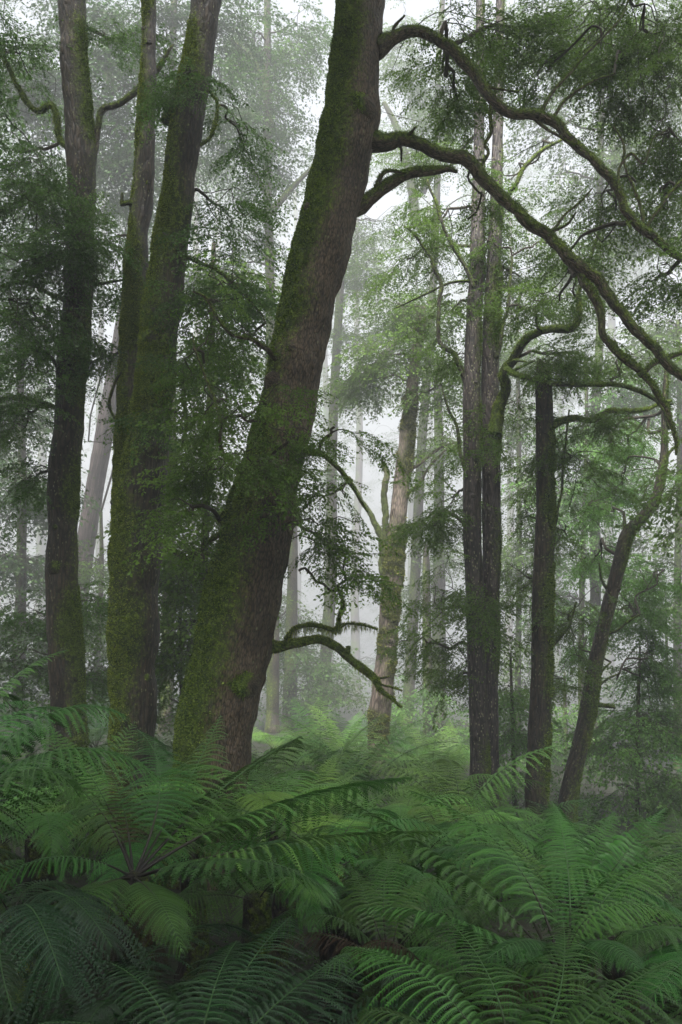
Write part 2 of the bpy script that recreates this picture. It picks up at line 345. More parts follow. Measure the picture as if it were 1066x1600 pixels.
# ------------------------------------------------------------------ leaf sprays
def spray_template(seed, nsub=13, droop=0.25, leaf=0.052, dens=0.043):
    rs = np.random.RandomState(seed); P_ = []; D_ = []; twigs = []
    def along(p0, d0, L, dr, lv, dens, bare=0.0):
        n = max(3, int(L / 0.12)); pts = [p0.copy()]; d = d0.copy(); p = p0.copy()
        for k in range(n):
            d = d + rs.randn(3) * np.array([0.13, 0.13, 0.10]) + np.array([0, 0, -dr / n]); d /= np.linalg.norm(d)
            p = p + d * L / n; pts.append(p.copy())
        pts = np.array(pts); m = int(L * (1 - bare) / dens)
        for k in range(m):
            s = bare + (1 - bare) * (k + rs.rand() * .5) / m; q = s * n; i = min(int(q), n - 1); pp = pts[i] + (pts[i + 1] - pts[i]) * (q - i)
            t = pts[i + 1] - pts[i]; t /= np.linalg.norm(t); sd = np.cross(t, [0, 0, 1]); sd /= np.linalg.norm(sd) + 1e-9
            sg = 1 if k % 2 else -1
            dd = t * (0.5 + rs.rand() * .5) + sd * sg * (0.8 + rs.rand() * .3) + np.array([0, 0, -0.25]) + rs.randn(3) * 0.28
            P_.append(pp); D_.append(dd / np.linalg.norm(dd))
        return pts
    main = along(np.zeros(3), np.array([0, 1, 0.05]), 1.0, droop * 1.6, True, dens * 1.6, 0.35); twigs.append((main, 0.004))
    for k in range(nsub):
        s = 0.12 + 0.86 * k / nsub; q = s * (len(main) - 1); i = min(int(q), len(main) - 2); pp = main[i] + (main[i + 1] - main[i]) * (q - i)
        t = main[i + 1] - main[i]; t /= np.linalg.norm(t); sg = 1 if k % 2 else -1
        an = math.radians(38 + 25 * rs.rand()); sd = np.cross(t, [0, 0, 1]); sd /= np.linalg.norm(sd)
        d = t * math.cos(an) + sd * sg * math.sin(an) + rs.randn(3) * .08
        L = (0.52 - 0.30 * s) * (0.75 + 0.5 * rs.rand())
        pts = along(pp, d / np.linalg.norm(d), L, droop * 2, True, dens); twigs.append((pts, 0.0018))
        if L > 0.3:
            for z in (0.45, 0.7):
                i2 = int(z * (len(pts) - 1)); d2 = d + sd * sg * rs.randn() * .5 + t * .5; d2 /= np.linalg.norm(d2)
                pts2 = along(pts[i2], d2, L * .45, droop, True, dens); twigs.append((pts2, 0.0013))
    P_ = np.array(P_); D_ = np.array(D_); n = len(P_)
    up = np.array([0, 0, 0.8]) + rs.randn(n, 3) * 0.8
    sd = np.cross(D_, up); sd /= np.linalg.norm(sd, axis=1)[:, None]
    L = (leaf * (0.65 + 0.7 * rs.rand(n)))[:, None]
    V = np.stack([P_, P_ + D_ * L * .45 + sd * L * .27, P_ + D_ * L, P_ + D_ * L * .45 - sd * L * .27], 1).reshape(-1, 3)
    # twigs as 3-sided tubes
    TV = []; TQ = []; off = 0
    for pts, r in twigs:
        m = len(pts); rr = np.linspace(r, r * .4, m)
        ang = np.arange(3) * 2.094; t = np.gradient(pts, axis=0); t /= np.linalg.norm(t, axis=1)[:, None] + 1e-9
        a = np.cross(t, [0.3, 0.2, 1.0]); a /= np.linalg.norm(a, axis=1)[:, None]; b = np.cross(t, a)
        ring = pts[:, None] + (a[:, None] * np.cos(ang)[None, :, None] + b[:, None] * np.sin(ang)[None, :, None]) * rr[:, None, None]
        TV.append(ring.reshape(-1, 3)); i = np.arange(m - 1)[:, None]; j = np.arange(3)[None]
        aa = i * 3 + j + off; bb = i * 3 + (j + 1) % 3 + off
        TQ.append(np.stack([aa, bb, bb + 3, aa + 3], -1).reshape(-1, 4)); off += m * 3
    return V.astype(np.float32), np.vstack(TV).astype(np.float32), np.vstack(TQ)

SPR = [spray_template(100 + i, droop=0.15 + 0.12 * (i % 4)) for i in range(8)]
SPR_FAR = [spray_template(200 + i, nsub=9, droop=0.2 + 0.1 * (i % 3), leaf=0.065, dens=0.075) for i in range(6)]

def sprays_mesh(name, org, fwd, scl, mats, parent, rs, lib=None, extra=None):
    """org (K,3) fwd (K,3) scl (K,) -> one foliage mesh (leaves + twigs)"""
    lib = lib or SPR; K = len(org)
    fwd = fwd / (np.linalg.norm(fwd, axis=1)[:, None] + 1e-9)
    up = np.array([0, 0, 1.0]) + rs.randn(K, 3) * 0.22
    x = np.cross(fwd, up); x /= np.linalg.norm(x, axis=1)[:, None] + 1e-9; z = np.cross(x, fwd)
    R = np.stack([x, fwd, z], 1) * scl[:, None, None]        # rows
    pick = rs.randint(0, len(lib), K)
    Vl = []; Vt = []; Qt = []; off = 0; nl = 0; TI = []
    for k in range(len(lib)):
        idx = np.where(pick == k)[0]
        if not len(idx): continue
        LV, TV, TQ = lib[k]
        Vl.append((np.einsum('vc,kcd->kvd', LV, R[idx]) + org[idx][:, None]).reshape(-1, 3)); nl += len(LV) // 4 * len(idx)
        TI.append((rs.rand(len(idx), 1) * .62 + .38 * rs.rand(len(idx), len(LV) // 4)).ravel())
        v = (np.einsum('vc,kcd->kvd', TV, R[idx]) + org[idx][:, None]).reshape(-1, 3)
        q = (TQ[None] + (np.arange(len(idx)) * len(TV))[:, None, None]).reshape(-1, 4) + off; off += len(v)
        Vt.append(v); Qt.append(q)
    for t in (extra or []):
        Vt.append(t['V'].astype(np.float32)); Qt.append(t['Q'] + off); off += len(t['V'])
    Vl = np.vstack(Vl); Vt = np.vstack(Vt); Qt = np.vstack(Qt) + len(Vl)
    V = np.vstack([Vl, Vt]); Fl = np.arange(len(Vl)).reshape(-1, 4)
    mi = np.concatenate([np.zeros(len(Fl), np.int32), np.ones(len(Qt), np.int32)])
    tint = np.concatenate(TI + [np.zeros(len(Qt))])
    STATS['leaves'] = STATS.get('leaves', 0) + len(Fl)
    return mesh_obj(name, V, [Fl, Qt], mats, parent, False, {'tint': ('FACE', tint)}, mi)
STATS = {}

def wander(p0, p1, r0, r1, rs, amp=0.12, n=6, sag=0.0, arch=0.0):
    p0 = np.array(p0, float); p1 = np.array(p1, float); L = np.linalg.norm(p1 - p0); t = np.linspace(0, 1, n + 1)
    pts = p0 + (p1 - p0) * t[:, None]
    w = np.cumsum(rs.randn(n + 1, 3), axis=0); w = w - w[0] - (w[-1] - w[0]) * t[:, None]
    pts = pts + w * amp * L / math.sqrt(n)
    pts[:, 2] += np.sin(t * math.pi) * arch * L - t * t * sag * L * 0
    r = r0 + (r1 - r0) * t
    return np.hstack([pts, r[:, None]])

def clumps(tree, skel, blobs, rs, mats=None, spray=0.75, per=7, lib=None, name='crown', twig_r=0.018, bare=0.0):
    """blobs: (centre xyz, radii xyz, n_subclumps). Adds a branches mesh and a leafy crown mesh to tree."""
    mats = mats or [M_leaf, M_bark_twig]
    skel = np.asarray(skel, float); O = []; D = []; Sx = []; tb = []
    for c, rad, k in blobs:
        c = np.array(c, float); rad = np.array(rad, float)
        dd = np.linalg.norm(skel[:, :3] - c, axis=1) + np.maximum(0, skel[:, 2] - c[2]) * 0.3
        s = skel[dd.argmin()]
        hub = c + rad * rs.uniform(-.25, .25, 3)
        r0 = min(s[3] * 0.7, twig_r * 1.6) if len(s) > 3 else twig_r
        r0 = max(r0, twig_r * .7)
        if np.linalg.norm(hub - s[:3]) > 0.15:
            w = wander(s[:3], hub, r0, twig_r * .6, rs, 0.16, 7, arch=0.08); tb.append(tube(w, max(0.12, np.linalg.norm(hub - s[:3]) / 14), 6, seed=int(rs.randint(1e6)), moss=(0.15, (0, 0, 1), .4, .3, 3)))
            path = w[:, :3]
        else: path = np.array([hub, hub])
        for j in range(k):
            q = c + rad * np.clip(rs.randn(3), -2.2, 2.2) * np.array([.62, .62, .58])
            a = path[rs.randint(len(path) // 3, len(path))]
            w = wander(a, q, twig_r * .5, twig_r * .2, rs, 0.18, 5, arch=0.05); tb.append(tube(w, max(0.15, np.linalg.norm(q - a) / 7), 4, seed=1))
            out = q - a; out[2] *= .4; on = out / (np.linalg.norm(out) + 1e-6)
            m = max(2, int(per * (0.6 + 0.8 * rs.rand())))
            az = rs.randn(m) * 0.9
            f = np.stack([on[0] * np.cos(az) - on[1] * np.sin(az), on[0] * np.sin(az) + on[1] * np.cos(az), -0.15 - 0.35 * rs.rand(m) + rs.randn(m) * .15], 1)
            tt = rs.rand(m)[:, None] ** .7
            org = np.array(w[0, :3]) * (1 - tt) + np.array(q) * tt + rs.randn(m, 3) * .05
            O.append(org); D.append(f); Sx.append(spray * (0.6 + 0.7 * rs.rand(m)))
    return sprays_mesh(name, np.vstack(O), np.vstack(D), np.concatenate(Sx), mats, tree, rs, lib, tb)

def blob_px(px, py, D, rx, ry, rd, k):
    """a clump of foliage seen round (px,py): radii rx,ry in photo pixels, rd metres deep"""
    return (P(px, py, D), (rx / F * D, rd, ry / F * D), k)

# ------------------------------------------------------------------ trees
def to_ground(pts, flare=1.35):
    """extend the last two points of a stem down into the ground with a flare"""
    p = np.array(pts, float); a, b = p[-2], p[-1]; d = b[:3] - a[:3]
    d = d / np.linalg.norm(d); d[2] = min(d[2], -0.75); d[:2] *= 0.6; d /= np.linalg.norm(d)
    q = b[:3].copy(); n = 0
    while q[2] > gz(q[0], q[1]) and n < 200: q = q + d * 0.05; n += 1
    L = np.linalg.norm(q - b[:3]); out = list(p)
    if L > 0.8: out.append(np.array([*(b[:3] + d * (L - 0.5)), b[3] * 1.08]))
    out.append(np.array([*q, b[3] * flare])); out.append(np.array([*(q + d * 0.5), b[3] * flare * 1.15]))
    return np.array(out)

def pxpts(lst, D):
    """(px,py,width_px[,D]) -> xyz r"""
    o = []
    for e in lst:
        d = e[3] if len(e) > 3 else D
        o.append([*P(e[0], e[1], d), wid(e[2], d)])
    return np.array(o)

def fit_at(limb, stem):
    """pull a limb's first point into the stem's axis"""
    return limb

TREES = {}
def tree(name, label, cat, D, stems, limbs, bark, moss, mossmat, rs_seed, ws=0.9, wl=0.68, wob=0.45, nbl=20000, bl=0.02, bw=0.0035, lump=0.12, ridge=0.012, ridgef=9, group=None, seg=48, limb_moss=None, thr=0.25, leafy=0.15, step=0.05, limb_bl=4000):
    rs = np.random.RandomState(rs_seed); sk = []
    def sc(lst, k): return [(e[0], e[1], e[2] * k, *e[3:]) for e in lst]
    st = [to_ground(pxpts(sc(s, ws), D)) if g else pxpts(sc(s, ws), D) for s, g in stems]
    base = st[0][-2]; root = thing(name, label, cat, (base[0], base[1], gz(base[0], base[1])), group)
    for i, s in enumerate(st):
        t = tube(s, step, seg, lump, 2.2, ridge, ridgef, rs_seed + i, moss)
        cs = catmull(s, 0.2); bur = [t]                      # burls and swollen knots
        for q in range(7):
            c0 = cs[rs.randint(int(len(cs) * .15), int(len(cs) * .9))]; a = rs.uniform(-2.6, -0.5)
            d = np.array([math.cos(a), math.sin(a), rs.uniform(-.3, .3)]); r0 = c0[3]
            k = rs.uniform(.16, .42)
            bp = np.array([[*(c0[:3] + d * r0 * .45), r0 * k * 1.5], [*(c0[:3] + d * r0 * .85), r0 * k * 1.25], [*(c0[:3] + d * r0 * 1.06), r0 * k * .6]])
            bur.append(tube(bp, max(.02, r0 * .08), 20, .3, 3 / r0, .006, 14, rs_seed + q, moss))
        t = merge(bur)
        o = tube_obj('trunk', t, bark, root)
        if nbl:
            b = moss_blades(t, nbl, bl, bw, rs, mossmat, root, thr=thr, leafy=leafy)
            if b: sub(o, b)
        sk.append(catmull(s, 0.3))
    for i, L in enumerate(limbs):
        opts = L[2] if len(L) > 2 else {}
        p = pxpts(sc(L[0], wl), D)
        t = tube(p, 0.04, L[1] if isinstance(L[1], int) else 14, 0.22, 5.0, 0.006, 14, rs_seed + 50 + i, opts.get('moss', limb_moss or (0.25, (0, 0, 1), .5, .35, 3)), wob=wob)
        if L[1] >= 14:                                       # broken stubs and spurs along the big limbs
            cs = catmull(p, 0.15); sp = [t]
            for q in range(int(len(cs) / 7)):
                m = rs.randint(2, len(cs) - 1); c0 = cs[m]; tg = cs[m][:3] - cs[m - 1][:3]; tg /= np.linalg.norm(tg) + 1e-9
                d = rs.randn(3) * .8 + tg * .7 + np.array([0, 0, .25]); d /= np.linalg.norm(d); ln = c0[3] + rs.uniform(.04, .42)
                e = rs.randn(3) * .25; k = rs.uniform(.16, .34)
                sp.append(tube(np.array([[*c0[:3], c0[3] * k * 1.4], [*(c0[:3] + d * ln * .5), c0[3] * k], [*(c0[:3] + (d + e) * ln), c0[3] * k * .45]]), .04, 7, .3, 9, .003, 14, int(rs.randint(1e5)), (0.3, (0, 0, 1), .4, .3, 3)))
            t = merge(sp)
        o = tube_obj('branch', t, opts.get('mat', bark), root)
        nb = opts.get('n', limb_bl)
        if nb:
            b = moss_blades(t, nb, opts.get('bl', 0.022), 0.003, rs, opts.get('mm', mossmat), root, down=0.3, thr=0.2, hang=opts.get('hang', 0))
            if b: sub(o, b)
        sk.append(catmull(p, 0.2))
    TREES[name] = root
    return root, np.vstack(sk), rs

LEFT = (-1, -0.25, 0.15)
# --- the big leaning tree
rootD, skD, rsD = tree('leaning_myrtle_tree', 'largest tree, thick leaning trunk with mossy left side and bare brown right side', 'tree', 9.5,
    [([(600, -420, 70, 10.5), (575, -120, 78, 10), (565, 0, 90), (553, 110, 94), (549, 190, 112), (535, 260, 104), (515, 340, 108), (490, 440, 104), (466, 550, 100), (448, 640, 102), (424, 740, 112), (402, 830, 124), (385, 920, 134), (365, 1010, 136), (347, 1090, 134), (335, 1160, 130)], True)],
    [([(585, 80, 60), (615, 60, 38), (650, 50, 28), (690, 68, 30), (730, 105, 30), (765, 148, 28), (790, 175, 26), (830, 180, 26), (868, 195, 27), (900, 228, 25), (935, 262, 24), (965, 300, 22), (990, 345, 22), (1020, 370, 22), (1066, 400, 18), (1120, 450, 14)], 20),
     ([(560, 215, 70), (595, 224, 46), (630, 222, 34), (670, 235, 34), (715, 252, 33), (750, 278, 32), (785, 308, 30), (820, 340, 30), (855, 365, 30), (880, 398, 30), (905, 420, 36), (935, 440, 30), (960, 478, 28), (985, 512, 27), (1015, 540, 25), (1045, 570, 24), (1080, 600, 20), (1130, 640, 16)], 20),
     ([(900, 412, 24), (920, 450, 22), (935, 490, 20), (945, 525, 20), (970, 560, 18), (1000, 585, 17), (1025, 615, 15), (1043, 640, 13), (1053, 680, 10), (1055, 710, 5)], 14),
     ([(1000, 588, 14), (1025, 570, 12), (1050, 560, 10), (1090, 545, 8)], 10, {'n': 800}),
     ([(545, 330, 50), (575, 305, 34), (600, 290, 30), (630, 276, 27), (665, 268, 22), (695, 266, 16), (713, 271, 6)], 16),
     ([(400, 1000, 60), (428, 1008, 30), (455, 1004, 20), (495, 1003, 19), (520, 1012, 18), (545, 1028, 18), (570, 1044, 17), (588, 1060, 15), (594, 1078, 10), (606, 1090, 7), (627, 1108, 3)], 14, {'bl': .013, 'n': 7000, 'moss': (0.55, (0, 0, 1), .4, .3, 3), 'mm': M_moss, 'hang': 0.35}),
     ([(447, 1002, 10), (460, 985, 8), (480, 976, 8), (505, 979, 7), (525, 983, 8), (545, 974, 5), (575, 977, 4), (592, 983, 2)], 8, {'n': 2500, 'moss': (0.5, (0, 0, 1), .3, .3, 3), 'mm': M_moss, 'hang': 0.6, 'bl': 0.018}),
     ([(527, 986, 9), (531, 965, 7), (536, 948, 5), (533, 935, 3)], 8, {'n': 900, 'moss': (0.6, (0, 0, 1), .3, .3, 3), 'mm': M_moss, 'hang': 0.6, 'bl': 0.018}),
     ([(543, 1022, 9), (545, 1014, 8), (545, 1009, 6)], 8, {'n': 300, 'bl': .012, 'moss': (0.7, (0, 0, 1), .2, .2, 3), 'mm': M_moss}),
     # minor branches at the upper right
     ([(768, 160, 12), (766, 190, 9), (768, 205, 9), (758, 225, 9), (763, 240, 8), (750, 262, 7)], 8, {'n': 300}),
     ([(845, 182, 12), (858, 150, 9), (880, 125, 8), (905, 95, 7), (940, 60, 6), (975, 20, 5), (990, -30, 4)], 8, {'n': 300}),
     ([(862, 190, 10), (880, 160, 8), (905, 140, 7), (935, 125, 5), (960, 115, 4)], 8, {'n': 0}),
     ([(970, 300, 9), (968, 265, 7), (985, 240, 7), (1005, 255, 6), (1020, 215, 5), (1045, 200, 4)], 8, {'n': 0}),
     ([(1005, 365, 10), (1000, 320, 9), (990, 290, 8), (978, 260, 7), (975, 225, 6), (960, 195, 4)], 8, {'n': 0}),
     ([(1010, 355, 9), (1035, 320, 8), (1060, 290, 7), (1100, 260, 6)], 8, {'n': 0}),
     ([(865, 360, 8), (885, 335, 6), (905, 318, 5), (925, 295, 3)], 8, {'n': 0}),
     # low leafy branches on both sides
     ([(470, 705, 26), (500, 708, 13), (520, 722, 11), (540, 745, 9), (560, 775, 6), (575, 800, 3)], 8, {'n': 200}),
     ([(385, 830, 40), (365, 812, 26), (345, 815, 18), (352, 800, 10)], 10, {'n': 2500, 'moss': (0.7, (0, 0, 1), .3, .3, 3), 'mm': M_moss}),
     ([(360, 825, 14), (325, 850, 9), (300, 875, 8), (285, 872, 7), (265, 858, 5), (250, 845, 3)], 8, {'n': 1500, 'hang': .4}),
     ([(430, 560, 16, 9.2), (395, 530, 10, 8.8), (360, 520, 8, 8.6), (325, 470, 7, 8.5), (300, 455, 5, 8.5)], 8, {'n': 300}),
     ([(415, 745, 16, 9.0), (375, 735, 10, 8.7), (345, 700, 8, 8.5), (345, 655, 7, 8.4), (325, 600, 6, 8.4), (305, 545, 4, 8.4), (300, 520, 3, 8.4)], 8, {'n': 400})],
    M_bark_main, (0.05, LEFT, 0.75, 0.55, 1.3), M_moss_dark, 11, nbl=120000, bl=0.018, bw=0.005, lump=0.14, ridge=0.034, ridgef=12, seg=160, step=0.03, limb_moss=(0.2, (0, -0.2, 1), .65, .3, 3), leafy=0.35, ws=.87, wl=.62)

crownD = [blob_px(760, 60, 10.9, 140, 70, 1.0, 13), blob_px(900, 60, 10.7, 130, 90, 1.2, 17), blob_px(1010, 90, 10.5, 90, 120, 1.2, 17), blob_px(830, 130, 10.9, 70, 50, .6, 4),
          blob_px(690, 170, 11.0, 70, 60, .5, 4), blob_px(700, 120, 10.9, 60, 60, .5, 4), blob_px(1030, 230, 10.5, 60, 90, .8, 8), blob_px(940, 160, 10.6, 60, 60, .7, 6), blob_px(960, 330, 10.5, 60, 50, .6, 4),
          blob_px(1030, 440, 9.9, 60, 55, .6, 5), blob_px(900, 400, 10.5, 60, 40, .4, 2), blob_px(870, 470, 10.5, 50, 25, .4, 2), blob_px(740, 330, 10.7, 60, 40, .4, 1), blob_px(1040, 330, 10.2, 50, 60, .6, 4),
          # curtain in front of the trunk and to its left
          blob_px(350, 620, 8.7, 70, 60, .6, 4), blob_px(400, 650, 8.5, 70, 40, .4, 4), blob_px(340, 720, 8.6, 60, 50, .5, 4), blob_px(420, 725, 8.4, 60, 40, .35, 4), blob_px(300, 800, 8.8, 50, 50, .5, 2),
          blob_px(460, 680, 8.6, 60, 30, .4, 2), blob_px(530, 660, 9.3, 50, 40, .4, 1), blob_px(530, 760, 9.3, 50, 50, .4, 2), blob_px(490, 830, 9.2, 55, 40, .4, 3), blob_px(530, 870, 9.3, 40, 30, .4, 2), blob_px(455, 790, 8.9, 40, 40, .3, 1),
          blob_px(340, 480, 9.0, 60, 50, .6, 2), blob_px(310, 560, 8.8, 50, 40, .5, 2), blob_px(470, 900, 9.3, 40, 30, .3, 1), blob_px(320, 870, 9.0, 40, 40, .5, 1),
          # out of frame above
          ((1.0, 9.5, 12.8), (2.6, 2.2, 1.0), 26)]
clumps(rootD, skD, crownD, rsD, [M_leaf_lite, M_bark_twig], spray=0.62, per=6)
# unseen foliage added overhead, above the frame, to shade the foreground and near mist
clumps(rootD, skD, [((x, y, 14.5 + 0.4 * ((i * 7) % 5)), (2.6, 2.6, 1.3), 14) for i, (x, y) in enumerate([(-7, 5), (-2.5, 5), (2, 4), (-7, 0), (-2.5, 0), (2, 0), (6.5, 0), (-6.5, 9), (-2, -4.5), (3, -4.5), (-7, -4), (8, -3)])], rsD, [M_leaf, M_bark_twig], spray=1.3, per=8, lib=SPR_FAR, twig_r=0.04)

# --- dark tree on the left
rootA, skA, rsA = tree('dark_straight_tree', 'dark straight tree nearest the left edge with a bent bare branch', 'tree', 12.0,
    [([(105, -380, 44), (112, -100, 50), (112, 0, 56), (116, 100, 56), (124, 200, 58), (128, 290, 58), (124, 380, 56), (122, 470, 58), (114, 560, 58), (108, 650, 58), (100, 740, 60), (98, 830, 58), (97, 920, 62), (102, 1000, 64), (106, 1090, 64)], True)],
    [([(138, 265, 22), (152, 235, 15), (153, 205, 14), (158, 175, 16), (185, 162, 15), (215, 140, 14), (240, 115, 14), (258, 90, 11), (272, 70, 4)], 12, {'n': 900}),
     ([(112, 235, 20), (95, 218, 13), (88, 190, 12), (82, 165, 15), (60, 172, 12), (40, 158, 11), (25, 130, 10), (10, 95, 9), (-15, 60, 8), (-60, 30, 7)], 12, {'n': 3500, 'moss': (0.6, (0, 0, 1), .3, .3, 3), 'mm': M_moss}),
     ([(105, 470, 14), (75, 458, 9), (40, 440, 8), (0, 445, 7), (-50, 430, 6)], 8, {'n': 800}),
     ([(110, 560, 12), (60, 500, 8), (30, 505, 7), (-30, 470, 7)], 8, {'n': 800}),
     ([(95, 640, 10), (50, 625, 9), (15, 622, 7), (-40, 640, 6)], 8, {'n': 1500, 'moss': (0.6, (0, 0, 1), .3, .3, 3), 'mm': M_moss}),
     ([(140, 445, 10), (170, 442, 7), (195, 438, 4)], 8, {'n': 200})],
    M_bark_dark, (-0.15, (1, -0.2, 0.2), 0.55, 0.7, 1.1), M_moss_dark, 21, nbl=34000, bl=.016, bw=.005, lump=0.2, ws=.82, seg=80, leafy=.1)
clumps(rootA, skA, [blob_px(40, 300, 11.2, 80, 60, 1.0, 14), blob_px(60, 380, 11.0, 80, 50, .8, 14), blob_px(120, 380, 11.1, 50, 50, .4, 3), blob_px(30, 470, 11.3, 70, 45, .8, 8), blob_px(50, 560, 11.5, 60, 50, .8, 7), blob_px(110, 520, 11.3, 40, 40, .3, 3),
     blob_px(30, 660, 11.6, 60, 60, .9, 7), blob_px(60, 740, 12.2, 40, 50, .6, 4), blob_px(30, 230, 11.8, 60, 40, .8, 4), blob_px(30, 60, 12, 70, 60, 1.0, 9), blob_px(190, 60, 12.4, 50, 60, .8, 4), blob_px(215, 440, 12.0, 30, 60, .4, 2),
     ((-4.5, 11, 14.5), (2.4, 2.2, 1.2), 4)], rsA, [M_leaf, M_bark_twig], spray=0.7, per=6)

# --- two-stemmed mossy tree
rootB, skB, rsB = tree('mossy_forked_tree', 'mossy tree forked into two stems, second in from the left edge', 'tree', 11.0,
    [([(345, -380, 48), (332, -100, 54), (322, 0, 58), (312, 80, 60), (298, 160, 66), (288, 230, 62), (278, 300, 62), (268, 380, 66), (256, 470, 70), (246, 560, 70), (236, 650, 76), (224, 740, 84), (215, 830, 88), (210, 920, 86), (210, 1010, 84), (208, 1090, 82), (208, 1150, 80)], True),
     ([(235, -200, 22, 11.9), (234, 0, 26, 11.9), (232, 130, 32, 11.8), (228, 200, 35, 11.8), (226, 260, 36, 11.8), (222, 320, 42, 11.8), (216, 370, 40, 11.7), (213, 450, 44, 11.6), (208, 540, 46, 11.5), (202, 640, 44, 11.4), (198, 740, 44, 11.3), (195, 830, 44, 11.1), (200, 950, 40, 11)], False)],
    [([(290, 250, 18), (305, 232, 8), (325, 220, 7), (335, 200, 6), (340, 165, 6), (332, 148, 5), (325, 140, 3)], 10, {'n': 1200, 'moss': (0.6, (0, 0, 1), .3, .3, 3), 'mm': M_moss}),
     ([(262, 190, 30), (265, 170, 28), (272, 158, 18)], 12, {'n': 900}),
     ([(212, 325, 20, 11.8), (200, 318, 10, 11.7), (190, 322, 9, 11.7), (192, 302, 6, 11.7)], 8, {'n': 300}),
     ([(190, 800, 20, 11.2), (178, 788, 12, 11.1), (174, 782, 8, 11.1)], 8, {'n': 300}),
     ([(205, 560, 10, 11.4), (180, 600, 7, 11.3), (170, 630, 6, 11.3), (178, 655, 5, 11.3)], 8, {'n': 100}),
     ([(285, 400, 12), (330, 420, 8, 10.8), (370, 445, 7, 10.6), (400, 480, 5, 10.5), (415, 505, 3, 10.5)], 8, {'n': 300}),
     ([(262, 560, 12), (285, 600, 7), (290, 650, 6), (285, 700, 4)], 8, {'n': 200})],
    M_bark_dark, (0.2, LEFT, 0.4, 0.95, 1.0), M_moss, 31, nbl=90000, bl=0.018, bw=0.006, lump=0.22, ws=.86, seg=96, leafy=.15)
clumps(rootB, skB, [blob_px(350, 440, 10.6, 60, 50, .8, 8), blob_px(370, 530, 10.6, 40, 50, .8, 5), blob_px(300, 470, 10.3, 30, 40, .3, 2), blob_px(270, 560, 10.2, 40, 40, .2, 3), blob_px(275, 640, 10.2, 40, 40, .2, 3), blob_px(290, 110, 10.4, 40, 50, .4, 4),
     blob_px(350, 330, 11.5, 50, 60, .8, 5), blob_px(180, 360, 11.6, 30, 60, .4, 2), blob_px(380, 220, 12, 60, 60, .8, 4), blob_px(180, 560, 11.8, 20, 50, .4, 2),
     ((-2.5, 10, 14.2), (2.2, 2.2, 1.2), 5)], rsB, [M_leaf, M_bark_twig], spray=0.66, per=6)

# --- pale golden-lichened tree behind, mid distance
rootF, skF, rsF = tree('golden_mossy_tree', 'slim pinkish tree with golden moss clumps and a snapped side stem', 'tree', 21.0,
    [([(660, 480, 14), (652, 540, 18), (645, 600, 22), (638, 660, 26), (632, 720, 28), (624, 790, 30), (618, 850, 32), (612, 920, 34), (606, 990, 34), (600, 1060, 36), (592, 1130, 38), (592, 1190, 40)], True)],
    [([(608, 940, 24), (600, 900, 17), (597, 850, 15), (585, 815, 12), (570, 790, 10), (555, 765, 9), (545, 745, 6)], 12, {'n': 2500, 'moss': (0.6, (0, 0, 1), .2, .4, 3)}),
     ([(600, 880, 14), (601, 830, 14), (602, 780, 14), (604, 745, 13), (600, 725, 12)], 12, {'n': 2500, 'moss': (0.5, (0, 0, 1), .2, .4, 3)}),
     ([(630, 740, 12), (655, 725, 8), (690, 700, 6), (720, 690, 4)], 8, {'n': 300}),
     ([(625, 775, 12), (650, 760, 7), (670, 730, 6), (700, 700, 4)], 8, {'n': 100})],
    M_bark_pink, (0.10, (0.3, -0.6, 0.1), 0.2, 0.95, 1.5), M_moss_gold, 41, nbl=26000, bl=0.05, bw=0.007, lump=0.16, seg=48, leafy=.3, thr=.2)
clumps(rootF, skF, [blob_px(640, 560, 21.2, 50, 40, .8, 10), blob_px(700, 610, 21, 60, 40, .8, 9), blob_px(590, 560, 21.6, 50, 40, .8, 10), blob_px(550, 590, 21.6, 40, 25, .6, 5), blob_px(690, 680, 21, 30, 30, .6, 4), blob_px(625, 480, 21.6, 60, 60, 1, 14)], rsF, [M_leaf_lite, M_bark_twig], spray=1.1, per=6, lib=SPR_FAR)

